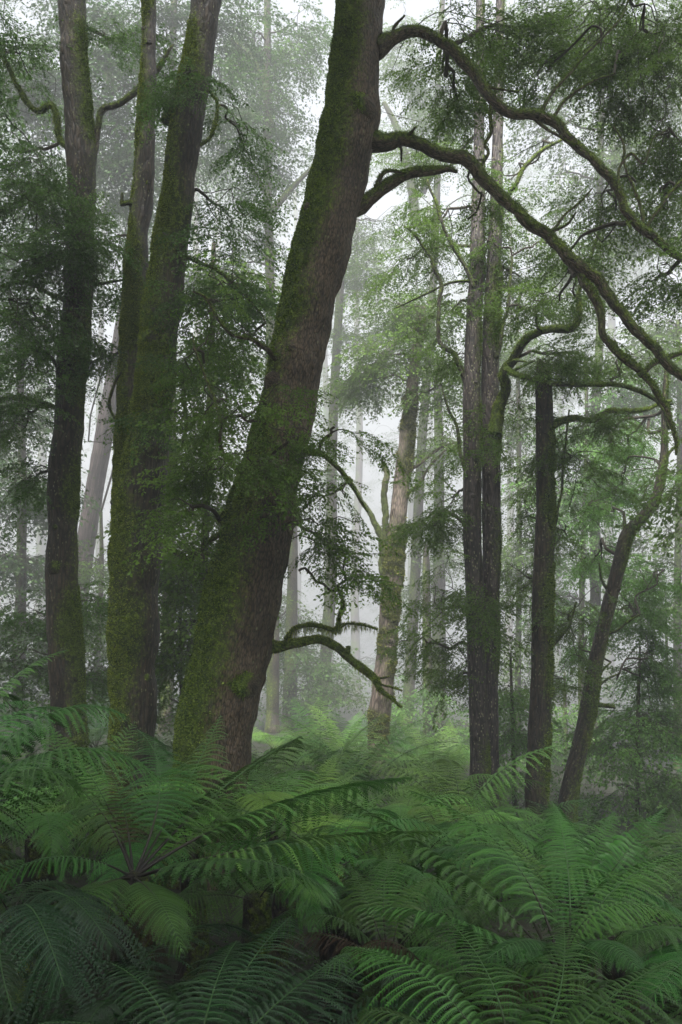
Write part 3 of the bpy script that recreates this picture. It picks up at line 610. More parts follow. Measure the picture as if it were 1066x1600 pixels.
# --- twin straight trunks right of centre
rootG, skG, rsG = tree('twin_trunk_tree', 'tall tree with two flecked trunks almost touching, right of centre', 'tree', 14.0,
    [([(750, -60, 14, 15), (750, 120, 18, 15), (748, 260, 22, 15), (747, 350, 25, 14.6), (744, 440, 27, 14.4), (740, 520, 30, 14.2), (737, 620, 32), (738, 720, 32), (738, 820, 32), (741, 920, 31), (744, 1020, 31), (748, 1120, 32), (750, 1215, 34)], True),
     ([(782, -60, 14, 15), (780, 120, 17, 15), (777, 240, 20, 15), (775, 330, 24, 14.8), (772, 420, 27, 14.4), (768, 500, 30, 14.3), (766, 600, 32, 14.2), (767, 700, 34, 14.1), (768, 800, 33, 14.1), (768, 900, 30, 14.1), (766, 1000, 30, 14.1), (765, 1100, 30, 14.1), (766, 1210, 32, 14.1)], True)],
    [([(772, 680, 36, 14), (786, 620, 24, 13.9), (790, 585, 22, 13.8), (805, 555, 20, 13.5), (825, 530, 18, 13.2), (860, 516, 18, 12.8), (895, 508, 17, 12.5), (908, 490, 14, 12.4), (905, 455, 9, 12.4), (925, 400, 6, 12.4), (940, 350, 4, 12.4)], 14, {'n': 5000, 'moss': (0.5, (0, 0, 1), .4, .3, 3), 'mm': M_moss}),
     ([(788, 575, 16, 13.7), (805, 585, 12, 13.4), (840, 597, 10, 13.1), (880, 602, 10, 12.9), (920, 600, 10, 12.8), (960, 602, 10, 12.7), (1000, 612, 9, 12.7), (1030, 632, 7, 12.7), (1046, 670, 5, 12.7)], 12, {'n': 3000, 'moss': (0.4, (0, 0, 1), .4, .3, 3)}),
     ([(735, 620, 16), (720, 575, 12), (705, 548, 11), (688, 535, 11), (684, 495, 9), (690, 450, 9), (680, 425, 8), (672, 400, 6), (645, 365, 5), (630, 352, 3)], 10, {'n': 1500}),
     ([(740, 450, 12), (725, 415, 9), (705, 380, 8), (690, 350, 7), (680, 310, 6), (668, 282, 4)], 10, {'n': 500}),
     ([(735, 760, 10), (722, 720, 8), (715, 670, 7), (700, 640, 5), (690, 600, 3)], 8, {'n': 200}),
     ([(745, 440, 8), (715, 440, 6), (680, 452, 5), (620, 480, 3)], 8, {'n': 0}),
     ([(775, 330, 12, 14.8), (800, 295, 9), (820, 262, 9), (845, 235, 8), (880, 215, 4)], 8, {'n': 1500, 'moss': (0.5, (0, 0, 1), .4, .3, 3), 'mm': M_moss_gold}),
     ([(776, 560, 10, 14), (790, 500, 7, 14), (798, 440, 6, 14), (800, 400, 4, 14)], 8, {'n': 100})],
    M_bark_fleck, (-0.12, (1, -0.2, 0.2), 0.35, 0.75, 1.2), M_moss_dark, 51, nbl=22000, lump=0.10, seg=56, leafy=.1)
clumps(rootG, skG, [blob_px(690, 960, 14.8, 60, 70, .9, 6), blob_px(700, 1050, 14.8, 55, 50, .8, 5), blob_px(650, 1010, 15, 45, 60, .8, 3), blob_px(760, 700, 13.2, 40, 60, .3, 3), blob_px(765, 960, 13.2, 40, 60, .3, 4), blob_px(800, 640, 14.3, 50, 60, .8, 4),
     blob_px(680, 830, 14.6, 50, 50, .8, 5), blob_px(700, 770, 14.2, 40, 50, .8, 5), blob_px(660, 340, 15, 80, 60, 1.2, 8), blob_px(640, 420, 15.5, 60, 50, 1.2, 7), blob_px(700, 480, 14.6, 40, 50, .8, 4), blob_px(820, 420, 14.5, 60, 60, 1, 8), blob_px(860, 370, 14, 50, 40, 1, 3), blob_px(760, 370, 14, 40, 60, .8, 3),
     blob_px(800, 320, 14.5, 60, 50, 1, 5), blob_px(830, 480, 14, 40, 30, .6, 3), blob_px(880, 560, 13.6, 60, 30, .8, 3), blob_px(720, 560, 14.6, 50, 40, .8, 4), blob_px(680, 250, 16, 70, 60, 1.2, 5), blob_px(900, 470, 13.4, 40, 40, .6, 3), blob_px(960, 560, 13.2, 60, 40, .8, 3),
     ((3.5, 14.5, 11), (3, 3, 1.4), 5)], rsG, [M_leaf_lite, M_bark_twig], spray=0.72, per=6)

# --- broken-topped dark trunk
rootH, skH, rsH = tree('broken_top_trunk', 'straight dark trunk with a broken top, just right of the twin trunks', 'tree', 13.5,
    [([(841, 560, 3), (843, 568, 12), (846, 578, 24), (848, 588, 31), (850, 620, 33), (851, 680, 34), (851, 740, 34), (852, 800, 35), (850, 870, 37), (847, 940, 38), (846, 1010, 38), (846, 1080, 40), (842, 1150, 42), (838, 1220, 42), (838, 1270, 44)], True)],
    [([(855, 672, 22), (875, 655, 15), (900, 652, 14), (925, 655, 12), (950, 640, 11), (975, 642, 10), (1010, 640, 8), (1050, 625, 6)], 12, {'n': 4000, 'moss': (0.6, (0, 0, 1), .3, .3, 3), 'mm': M_moss}),
     ([(866, 830, 6), (876, 780, 5), (878, 740, 5), (884, 690, 4), (890, 640, 3)], 8, {'n': 200}),
     ([(862, 1010, 8), (885, 985, 6), (895, 960, 5), (900, 940, 3)], 8, {'n': 200})],
    M_bark_dark, (0.05, (1, -0.3, 0.2), 0.35, 0.6, 1.3), M_moss_dark, 61, ws=.82, nbl=26000, bl=0.03, bw=0.005, lump=0.12, seg=64, leafy=.5)
clumps(rootH, skH, [blob_px(870, 720, 13.7, 40, 60, .4, 5), blob_px(900, 720, 14.0, 40, 60, .8, 6), blob_px(880, 850, 14.0, 40, 60, .7, 6), blob_px(885, 960, 14.0, 35, 50, .7, 6), blob_px(820, 900, 14.4, 30, 60, .6, 5), blob_px(847, 570, 13.3, 26, 22, .3, 9), blob_px(940, 660, 13.6, 60, 30, .6, 6),
     blob_px(870, 1060, 14, 30, 50, .6, 4), blob_px(815, 800, 14.6, 30, 60, .5, 4)], rsH, [M_leaf_lite, M_bark_twig], spray=0.6, per=6)

# --- slim tree leaning right
rootI, skI, rsI = tree('slim_leaning_tree', 'slim dark tree leaning right with a short stub limb, furthest right', 'tree', 14.5,
    [([(1042, 560, 8), (1038, 640, 11), (1038, 700, 14), (1032, 745, 17), (1022, 785, 19), (1000, 812, 21), (980, 835, 26), (970, 870, 26), (958, 920, 27), (948, 960, 27), (938, 1000, 27), (928, 1050, 28), (920, 1100, 31), (908, 1160, 31), (895, 1210, 32), (887, 1250, 34)], True)],
    [([(920, 1112, 14), (932, 1105, 9), (945, 1104, 8), (962, 1105, 6)], 10, {'n': 700}),
     ([(924, 1090, 9), (938, 1070, 5), (955, 1058, 4), (968, 1052, 3)], 8, {'n': 0}),
     ([(925, 1080, 7), (940, 1050, 4), (955, 1035, 3)], 8, {'n': 0}),
     ([(978, 850, 12), (976, 822, 8), (974, 800, 6)], 8, {'n': 300}),
     ([(945, 990, 8), (965, 985, 5), (985, 970, 4), (1000, 960, 3)], 8, {'n': 0}),
     ([(1034, 730, 8), (1048, 705, 6), (1062, 695, 5)], 8, {'n': 100}),
     ([(955, 930, 8), (940, 905, 5), (935, 880, 3)], 8, {'n': 0})],
    M_bark_dark, (0.08, (1, -0.2, 0.4), 0.35, 0.6, 1.3), M_moss_dark, 71, ws=.8, nbl=16000, lump=0.12, seg=48, leafy=.2)
clumps(rootI, skI, [blob_px(1000, 960, 15.8, 55, 60, .8, 10), blob_px(1030, 900, 16.2, 40, 50, .8, 6), blob_px(960, 760, 16.5, 60, 50, .9, 7), blob_px(985, 700, 16.5, 40, 50, .9, 3), blob_px(920, 880, 16.5, 40, 50, .8, 4), blob_px(1000, 1040, 15.8, 50, 50, .8, 7),
     blob_px(920, 790, 16.6, 40, 50, .8, 4), blob_px(905, 1010, 16.6, 30, 60, .6, 4), blob_px(1040, 1060, 16.0, 40, 50, .8, 6), blob_px(960, 680, 16.5, 60, 40, .8, 4)], rsI, [M_leaf_young, M_bark_twig], spray=0.72, per=6)

# --- pinkish gum trunk behind on the left
rootK, skK, rsK = tree('smooth_gum_tree', 'pale pinkish smooth trunk leaning right, behind the two left trees', 'tree', 34.0,
    [([(228, 300, 24), (212, 400, 30), (196, 480, 36), (184, 560, 42), (170, 640, 46), (156, 720, 46), (142, 800, 46), (128, 890, 50), (116, 980, 52), (106, 1070, 56)], True)],
    [], M_bark_gum, (-0.5, (0, 0, 1), .1, .4, 1), M_moss, 81, nbl=0, lump=0.05, seg=40, ws=.62)
clumps(rootK, skK, [blob_px(240, 330, 33, 60, 60, 1.5, 12), blob_px(200, 260, 33, 60, 60, 1.5, 10), blob_px(240, 420, 33, 40, 40, 1.2, 6)], rsK, [M_leaf, M_bark_twig], spray=1.8, per=6, lib=SPR_FAR)

# --- trees further back: (px, D, trunk width px, top py, lean px over height, clump list, label)
def back_tree(label, px, D, w, top, lean, blobs, seed, mat=None, leaf=None, group=None, spray=1.15, cat='tree', fork=None, name='misty_tree', per=6):
    rs = np.random.RandomState(seed)
    k_ = 1.0 if D < 17 else (1.6 if D < 30 else 3.2); D *= k_; spray *= k_ ** .85; blobs = [tuple(b[:4]) + (b[4] * k_,) + tuple(b[5:]) for b in blobs]
    ys = [1080 + 60 * 14 / D, 900, 700, 500, 300, 100, -100]
    ys = [y for y in ys if y > top] + [top]
    k = len(ys); pts = []
    for i, y in enumerate(ys):
        f = i / (k - 1); pts.append((px + lean * f + rs.uniform(-5, 5), y, max(3, w * (1 - 0.55 * f))))
    st = to_ground(pxpts(pts[::-1], D)); root = thing(name, label, cat, (st[-2][0], st[-2][1], gz(st[-2][0], st[-2][1])), group)
    t = tube(st, 0.15 * k_, 20, 0.12, 1.5, 0.01, 9, seed, (0.15, (-1, 0, .3), .3, .6, 1)); tube_obj('trunk', t, mat or M_bark_dark, root)
    sk = catmull(st, 0.4)
    for f in (fork or []):
        L = pxpts(f, D); tube_obj('branch', tube(L, 0.12, 10, 0.15, 3, 0.004, 9, seed + 3, (0.3, (0, 0, 1), .4, .3, 2)), mat or M_bark_dark, root); sk = np.vstack([sk, catmull(L, 0.4)])
    if blobs:
        clumps(root, sk, [blob_px(*b[:2], b[6] if len(b) > 6 else D, *b[2:6]) for b in blobs], rs, [leaf or M_leaf, M_bark_twig], spray=spray, per=per, lib=SPR_FAR, twig_r=0.009 if name == 'sapling' else .016 * k_)
    return root

# (px, py, rx, ry, rd, k[, D])
back_tree('dense dark leafy tree high in the gaps between the left trunks', 262, 17, 22, -100, 10,
    [(60, -10, 80, 50, 1.5, 9), (170, 60, 60, 80, 1.5, 21), (250, 60, 60, 80, 1.5, 21), (170, 180, 40, 60, 1.5, 14), (190, 260, 30, 60, 1.2, 9), (260, 240, 30, 60, 1, 8), (80, 120, 60, 60, 1.5, 14), (30, 150, 50, 60, 1.5, 16), (340, 60, 50, 70, 1.5, 16), (345, 180, 50, 60, 1.2, 12)], 301, leaf=M_leaf_dark)
back_tree('drooping misty tree between the forked tree and the big leaning tree', 425, 20, 20, -150, -10,
    [(400, 60, 70, 70, 2, 20), (470, 50, 40, 70, 1.5, 10), (400, 170, 60, 60, 1.5, 14), (350, 260, 50, 50, 1.5, 10), (430, 230, 50, 30, 1.5, 7), (390, 350, 40, 50, 1.2, 6), (350, 420, 50, 40, 1.2, 8), (440, 130, 50, 60, 1.5, 10)], 302, leaf=M_leaf,
    fork=[[(425, 330, 13), (460, 290, 8), (500, 250, 6), (530, 220, 4)], [(420, 560, 17), (450, 450, 10), (470, 430, 10), (500, 445, 6)], [(415, 300, 10), (380, 250, 7), (350, 230, 4)], [(425, 200, 10), (400, 100, 7), (360, 60, 4)]])
back_tree('leafy tree behind the forked tree with its foliage down to the ferns', 318, 15.5, 16, 380, 15,
    [(330, 560, 50, 60, 1, 11), (300, 680, 50, 60, 1, 11), (320, 790, 50, 50, 1, 12), (285, 880, 30, 60, 1, 11), (330, 900, 40, 50, .8, 9), (290, 980, 30, 60, 1, 11), (380, 440, 40, 50, .8, 8)], 303, leaf=M_leaf_lite)
back_tree('shadowy bushy tree at the left edge behind the dark straight tree', 30, 17, 20, 500, 0,
    [(30, 640, 60, 70, 1.5, 16), (40, 760, 60, 70, 1.5, 16), (25, 880, 50, 60, 1.5, 16), (45, 970, 40, 60, 1.2, 14), (10, 1040, 40, 40, 1.2, 9), (20, 500, 60, 60, 1.5, 11), (30, 380, 60, 60, 1.5, 11), (40, 270, 60, 60, 1.5, 11), (150, 420, 40, 60, 1.5, 5)], 304, leaf=M_leaf_dark)
back_tree('small leafy tree low between the dark straight tree and the forked tree', 152, 19, 10, 800, 6,
    [(150, 880, 25, 60, 1.2, 8), (150, 980, 25, 50, 1.2, 11), (150, 1050, 30, 30, 1, 8), (170, 300, 20, 60, 1, 4)], 305, leaf=M_leaf_lite)
back_tree('misty tree spreading a crooked limb just right of the big leaning trunk', 505, 24, 20, 200, 40,
    [(560, 430, 60, 50, 2, 14), (530, 520, 50, 40, 2, 9), (600, 350, 60, 50, 2, 11), (560, 600, 50, 30, 1.5, 8), (620, 500, 50, 50, 2, 11)], 306, leaf=M_leaf_lite,
    fork=[[(520, 610, 24), (550, 605, 20), (575, 590, 18), (600, 560, 14), (625, 520, 9), (640, 490, 5)], [(545, 606, 14), (560, 575, 9), (575, 550, 5)]])
back_tree('tall faint tree seen through the gap between the arching limbs', 640, 26, 18, -100, 60,
    [(640, 120, 50, 70, 2, 14), (690, 200, 50, 70, 2, 12), (620, 230, 40, 60, 2, 8), (720, 120, 60, 60, 2, 12), (620, 60, 30, 60, 2, 7)], 307, leaf=M_leaf_lite, fork=[[(650, 350, 19), (640, 270, 14), (620, 200, 11), (600, 160, 7)], [(660, 300, 14), (690, 240, 9), (710, 180, 5)]])
back_tree('leafy tree high at the right behind the two arching limbs', 925, 19, 18, -100, 25,
    [(900, 60, 70, 70, 2, 25), (1000, 60, 70, 70, 2, 25), (820, 50, 60, 60, 2, 16), (1040, 180, 50, 70, 2, 18), (960, 250, 50, 50, 1.5, 10), (880, 270, 50, 40, 1.5, 6), (1040, 330, 50, 60, 1.5, 16), (930, 380, 50, 40, 1.5, 9), (850, 200, 50, 50, 1.5, 6)], 308, leaf=M_leaf_lite)
back_tree('thick misty trunk just left of the twin trunks', 683, 27, 24, 560, 0,
    [(690, 860, 50, 60, 2, 9), (650, 920, 30, 50, 1.5, 5), (700, 720, 50, 50, 2, 8)], 309, leaf=M_leaf_lite)
back_tree('airy light green tree between the broken trunk and the slim leaning tree', 905, 18, 10, 560, 10,
    [(900, 650, 60, 60, 1.5, 11), (930, 740, 50, 60, 1.5, 11), (880, 780, 40, 60, 1.2, 8), (910, 860, 50, 50, 1.5, 9), (890, 940, 40, 50, 1.2, 8), (1000, 640, 60, 50, 1.5, 11)], 310, leaf=M_leaf_young)
back_tree('leafy tree filling the right edge behind the slim leaning tree', 1060, 18, 14, 500, 0,
    [(1040, 600, 50, 60, 1.5, 7), (1040, 830, 40, 50, 1.5, 8), (1050, 940, 40, 40, 1.5, 8), (980, 560, 50, 50, 1.5, 9), (1040, 510, 50, 40, 1.5, 8)], 311, leaf=M_leaf_lite)
back_tree('slim misty tree between the twin trunks and the broken trunk', 812, 20, 10, 450, 0,
    [(815, 640, 30, 60, 1.5, 8), (812, 760, 25, 60, 1.5, 7), (815, 880, 25, 60, 1.5, 8), (812, 990, 25, 50, 1.2, 7), (815, 1090, 25, 40, 1.2, 8), (820, 540, 40, 50, 1.5, 8)], 312, leaf=M_leaf_lite)
# saplings and understory at the right and centre
back_tree('light green sapling thicket at the right edge under the slim leaning tree', 1000, 15.5, 6, 1010, 0,
    [(990, 1120, 60, 50, 1.0, 8), (1050, 1140, 40, 60, 1.0, 7), (1000, 1200, 60, 40, 1.0, 7), (950, 1170, 40, 50, 1.0, 5), (1050, 1220, 40, 40, 1.0, 5), (960, 1235, 50, 25, 1.0, 4)], 313, leaf=M_leaf_young, name='sapling', cat='sapling', spray=.9)
back_tree('yellowish green sapling further back by the right edge', 1040, 21, 6, 960, 0,
    [(1030, 1050, 50, 50, 1.2, 8), (1000, 1110, 50, 40, 1.2, 7)], 314, leaf=M_leaf_young, name='sapling', cat='sapling', spray=1.1)
back_tree('sapling standing behind the twin trunks and the broken trunk', 800, 16.5, 6, 1020, 0,
    [(800, 1080, 30, 40, .8, 7), (805, 1150, 30, 40, .8, 7), (800, 1210, 40, 30, .8, 7)], 315, leaf=M_leaf_young, name='sapling', cat='sapling', spray=.85)
back_tree('bushy sapling between the slim leaning tree and the broken trunk', 880, 17, 6, 1050, 0,
    [(880, 1110, 30, 40, .8, 5), (885, 1180, 30, 40, .8, 7)], 316, leaf=M_leaf_young, name='sapling', cat='sapling', spray=.85)
back_tree('dark bushy tree in the mist right behind the low mossy limb', 455, 22, 22, 700, 0,
    [(460, 1010, 50, 40, 1.5, 7), (430, 960, 30, 40, 1.2, 4), (500, 1040, 50, 30, 1.5, 5), (470, 1080, 60, 25, 1.5, 7), (450, 700, 60, 60, 2, 5)], 317, leaf=M_leaf)
back_tree('bushy misty tree behind the golden mossy tree, to its right', 668, 21, 16, 850, 0,
    [(660, 1080, 40, 50, 1.5, 7), (700, 1130, 40, 40, 1.5, 7), (660, 1160, 40, 25, 1.5, 5), (720, 1180, 30, 25, 1.2, 3)], 318, leaf=M_leaf_young)
back_tree('dusky understory sapling in the shade behind the forked tree and the dark straight tree', 90, 15, 6, 900, 0,
    [(50, 960, 50, 40, 1.2, 9), (20, 1040, 50, 35, 1.0, 8), (150, 940, 25, 50, 1.0, 6), (150, 1040, 40, 35, 1.0, 8)], 321, leaf=M_leaf, name='sapling', cat='sapling', spray=.9)
back_tree('understory sapling behind the gap between the forked tree and the big leaning tree', 285, 16, 6, 880, 0,
    [(280, 930, 30, 45, 1.0, 8), (290, 1030, 35, 40, 1.0, 9), (270, 1090, 30, 25, 1.0, 5)], 322, leaf=M_leaf, name='sapling', cat='sapling', spray=.9)
back_tree('understory sapling in the mist below the low mossy limb', 480, 23, 6, 980, 0,
    [(450, 1040, 50, 30, 1.2, 9), (510, 1070, 50, 25, 1.2, 8), (440, 960, 30, 40, 1.2, 6)], 323, leaf=M_leaf_lite, name='sapling', cat='sapling', spray=1.0)
# the forest beside the frame
for i, (px, D, w, top) in enumerate([(-130, 13, 34, -100), (-290, 16, 40, -100), (-420, 22, 34, 0), (-60, 24, 22, 0), (1190, 13.5, 32, -100), (1330, 17, 36, -100), (1480, 22, 30, 0), (1140, 24, 20, 0)]):
    r = np.random.RandomState(650 + i)
    back_tree('mossy tree standing in the forest beside the view', px, D, w, top, r.uniform(-30, 30), [(px + r.uniform(-90, 90), r.uniform(-50, 900), 80, 60, 1.5, 8) for k in range(7)], 660 + i, leaf=M_leaf_lite if px > 0 else M_leaf, group='forest trees beside the view', name='forest_tree')
# far trunks fading into the mist
FAR = [(556, 33, 15, 300, 5), (515, 34, 14, 380, -6), (640, 42, 12, 420, 10), (795, 36, 14, 300, 5), (870, 38, 14, 250, 8), (950, 36, 18, 200, 14), (300, 34, 18, 200, 10), (155, 36, 14, 300, 4), (60, 38, 18, 200, 4), (460, 44, 14, 300, 4), (670, 58, 12, 300, -4), (822, 56, 12, 300, 3), (340, 56, 12, 200, 3)]
WHERE = lambda x: 'behind the left trunks' if x < 290 else 'behind the big leaning tree' if x < 480 else 'near the golden mossy tree' if x < 660 else 'behind the twin trunks' if x < 810 else 'behind the slim leaning tree'
rr = np.random.RandomState(5)
for i, (px, D, w, top, lean) in enumerate(FAR):
    bl = []
    for k in range(8):
        bl.append((px + lean + rr.uniform(-60, 60), rr.uniform(top - 60, top + 380), rr.uniform(30, 60), rr.uniform(30, 60), 2.5, int(rr.randint(4, 7))))
    if 480 < px < 620: bl = bl[:3]
    bl.append((px + rr.uniform(-40, 40), rr.uniform(1030, 1070), 40, 20, 2, 4))
    back_tree('faint grey trunk fading into mist ' + WHERE(px), px, D, w, top, lean, bl, 400 + i, mat=M_bark_gum if i % 3 == 0 else M_bark_dark, leaf=M_leaf, group='faint trees fading into the mist ' + WHERE(px), spray=1.7, name='faint_tree', per=5)

# ------------------------------------------------------------------ ferns
def frond_geo(path, side, W, seed, npin=36, npl=22, droop=0.25, s0=0.14, fold=0.15, young=False, lod=0):
    """path (N,3) rachis; side (3,) ; returns leaf quads, stem tube"""
    rs = np.random.RandomState(seed); path = np.asarray(path, float)
    N = len(path); seg = np.linalg.norm(np.diff(path, axis=0), axis=1); Ls = np.concatenate([[0], np.cumsum(seg)]); L = Ls[-1]
    def at(s):
        return np.stack([np.interp(s * L, Ls, path[:, k]) for k in range(3)], -1)
    s = s0 + (1 - s0) * (np.arange(npin) + 0.3) / npin
    C = at(s); T = at(np.minimum(s + .01, 1)) - at(np.maximum(s - .01, 0)); T /= np.linalg.norm(T, axis=1)[:, None]
    side = np.array(side, float); Sd = side - T * (T @ side)[:, None]; Sd /= np.linalg.norm(Sd, axis=1)[:, None]
    Nn = np.cross(Sd, T)
    Nn *= np.where(Nn[:, 2:3].mean() < 0, -1, 1)
    u = (s - s0) / (1 - s0)
    pl = W * np.minimum(1, (u / 0.32 + 0.12) ** 0.6) * (1 - u ** 2.0) ** 0.85 + 0.012
    LQ = []; MQ = []
    t = (np.arange(npl) + 0.5) / npl
    for sg in (-1, 1):
        l = pl * (0.88 + 0.22 * rs.rand(npin))
        an = np.radians(8 + 48 * u ** 1.5 + rs.randn(npin) * 4)
        d = Sd * (sg * np.cos(an))[:, None] + T * np.sin(an)[:, None] + Nn * fold
        d /= np.linalg.norm(d, axis=1)[:, None]
        lv = 0.6 + 0.8 * rs.rand(npin); dr = droop * (0.7 + 0.6 * rs.rand(npin)); sw = rs.randn(npin) * .05
        # pinna axis points (npin,npl,3)
        def ax(tt):
            tt = np.asarray(tt)
            return C[:, None] + d[:, None] * (l[:, None] * tt[None])[..., None] + np.array([0, 0, -1.0]) * (l[:, None] * dr[:, None] * tt[None] ** 2)[..., None] + T[:, None] * (l[:, None] * (sw[:, None] + 0.10) * tt[None] ** 2)[..., None]
        A = ax(t); A2 = ax(t + .02); tg = A2 - A; tg /= np.linalg.norm(tg, axis=2)[..., None]
        nn = np.broadcast_to(Nn[:, None], tg.shape); ps = np.cross(tg, nn); ps /= np.linalg.norm(ps, axis=2)[..., None]
        ql = (l[:, None] * 0.155 * (1 - t ** 2.2)[None] ** .8 * np.minimum(1, t * 6 + .5)[None] + 0.004) * (0.9 + 0.2 * rs.rand(npin, npl))
        ql = np.minimum(ql, (0.5 if lod else 0.6) * L * (1 - s0) / npin)
        step = l / npl
        for s2 in (-1, 1):
            q = ps * s2 * 0.92 + tg * 0.45 - nn * 0.14 + nn * (0.30 * s2 * sg * lv[:, None, None]) + rs.randn(npin, npl, 3) * .05
            q /= np.linalg.norm(q, axis=2)[..., None]
            wv = tg * (step[:, None] * (0.46 if lod else 0.36))[..., None]
            e = A + q * ql[..., None]; m = A + q * (ql * .55)[..., None]
            LQ.append(np.stack([A - wv * .9, A + wv * .9, m + wv * .75 , e], 2).reshape(-1, 4, 3) if lod else np.stack([A - wv * 0.95, m - wv * 0.85, e, m + wv * .85 , A + wv * .95], 2).reshape(-1, 5, 3))
        # midrib strip
        tb = np.linspace(0, 1, 7); B = ax(tb); wv = Nn[:, None] * 0.0 + T[:, None] * (0.0032 * (1 - tb * .7))[None, :, None]
        a, b = B - wv, B + wv
        MQ.append(np.stack([a[:, :-1], b[:, :-1], b[:, 1:], a[:, 1:]], 2).reshape(-1, 4, 3) + np.array([0, 0, 0.002]))
    Lf = np.concatenate(LQ); Mf = np.concatenate(MQ)
    k = Lf.shape[1]; nv = len(Lf) * k
    V = np.vstack([Lf.reshape(-1, 3), Mf.reshape(-1, 3)])
    F1 = np.arange(nv).reshape(-1, k); F2 = (np.arange(len(Mf) * 4) + nv).reshape(-1, 4)
    pt = rs.rand(npin)[:, None] * .55 + np.linspace(0, .2, npl)[None]
    tint = np.concatenate([np.clip(np.concatenate([(pt + .22 * rs.rand(npin, npl) + q_ * .1).ravel() for q_ in (0, 1, 0, 1)]), 0, 1), np.ones(len(Mf))])
    STATS['pinnules'] = STATS.get('pinnules', 0) + len(Lf)
    r = np.interp(Ls, [0, L * .3, L], [0.010, 0.005, 0.0015]) * (L / 1.8) ** .5
    tb = tube(np.hstack([path, r[:, None]]), 0.09, 6, 0.1, 8, seed=seed)
    return V, [F1, F2], tint, tb

def frond_objs(V, polys, tint, tb, parent, dead=False, mat=None):
    o = mesh_obj('frond', V, polys, M_fern_dead if dead else (mat or M_fern), parent, False, {'tint': ('FACE', tint)})
    nq = len(tb['Q']); sg = len(tb['T']) // 2; tn = np.concatenate([np.clip((np.arange(nq) / nq - .12) * 3.2, 0, 1), np.zeros(sg), np.ones(len(tb['T']) - sg)])
    st = mesh_obj('stem', tb['V'], [tb['Q'], tb['T']], M_stem, parent, True, {'tint': ('FACE', tn)})
    st.parent = o
    return o

def bez(a, b, c, n=26):
    t = np.linspace(0, 1, n)[:, None]; a, b, c = map(np.array, (a, b, c))
    return (1 - t) ** 2 * a + 2 * t * (1 - t) * b + t * t * c

def arch_path(L, e0, e1, n=26, curl=0.0, pw=1.2):
    s = np.linspace(0, 1, n); e = np.radians(e0 + (e1 - e0) * s ** pw); ds = L / (n - 1)
    y = np.concatenate([[0], np.cumsum(np.cos(e[:-1]) * ds)]); z = np.concatenate([[0], np.cumsum(np.sin(e[:-1]) * ds)])
    x = curl * L * s ** 2
    return np.stack([x, y, z], 1)

rf = np.random.RandomState(9)
PROTO = []
def proto(lod, L, e0, e1, seed, curl):
    W = L * 0.21; r = np.random.RandomState(seed)
    V, pol, tint, tb = frond_geo(arch_path(L, e0, e1, curl=curl), (1, 0, 0), W, seed, npin=38 if lod == 0 else 26, npl=20 if lod == 0 else 13, droop=0.4 + 0.35 * r.rand(), lod=lod)
    hid = thing('proto', 'x', 'x', (0, 0, 0)); o = frond_objs(V, pol, tint, tb, hid); st = o.children[0]
    return o, st, hid
for lod in (0, 1):
    P_ = []
    for k in range(9):
        P_.append(proto(lod, 1.75 + 0.3 * rf.rand(), [62, 50, 72, 40, 58, 68, 46, 55, 76][k], [-30, -45, 5, -35, -10, -50, -20, -60, 25][k], 700 + k + 20 * lod, rf.uniform(-.12, .12)))
    PROTO.append(P_)

def fern_trunk(root, x, y, z0, z1, seed):
    if z1 - z0 < 0.12: z1 = z0 + 0.12
    p = np.array([[x, y, z0 - .2, .11], [x + .02, y, (z0 + z1) / 2, .10], [x, y, z1, .075]])
    t = tube(p, 0.06, 14, 0.35, 9, 0.02, 12, seed, (0.1, (1, 0, 0), .3, .5, 2)); tube_obj('trunk', t, M_ftrunk, root)

NF = [0]
def fern(label, x, y, h, n, scale, lod, seed, group=None, az0=None, spread=360, tilt=0, sel=None, crown_z=None, mat=None):
    """tree fern: trunk of height h, n fronds copied from the prototypes"""
    r = np.random.RandomState(seed); g = gz(x, y); z = g + h if crown_z is None else crown_z
    root = thing('tree_fern', label, 'fern', (x, y, g), group); fern_trunk(root, x, y, g, z, seed)
    a0 = r.rand() * 360 if az0 is None else az0
    for k in range(n):
        o, st, _ = PROTO[lod][sel[k % len(sel)] if sel else r.randint(len(PROTO[lod]))]
        c = o.copy(); s = st.copy()
        if mat: c.material_slots[0].link = 'OBJECT'; c.material_slots[0].material = mat
        COL.objects.link(c); COL.objects.link(s); s.parent = c; c.parent = root
        a = math.radians(a0 + spread * (k + r.uniform(-.35, .35)) / n); sc = scale * r.uniform(.78, 1.12)
        M = Matrix.Translation((r.uniform(-.03, .03), r.uniform(-.03, .03), z - g - .03)) @ Matrix.Rotation(a, 4, 'Z') @ Matrix.Rotation(math.radians(r.uniform(-14, 10) + tilt), 4, 'X') @ Matrix.Rotation(math.radians(r.uniform(-16, 16)), 4, 'Y') @ Matrix.Diagonal((sc, sc, sc, 1))
        c.matrix_local = M; s.matrix_parent_inverse = Matrix.Identity(4); s.matrix_local = Matrix.Identity(4)
    NF[0] += 1
    return root

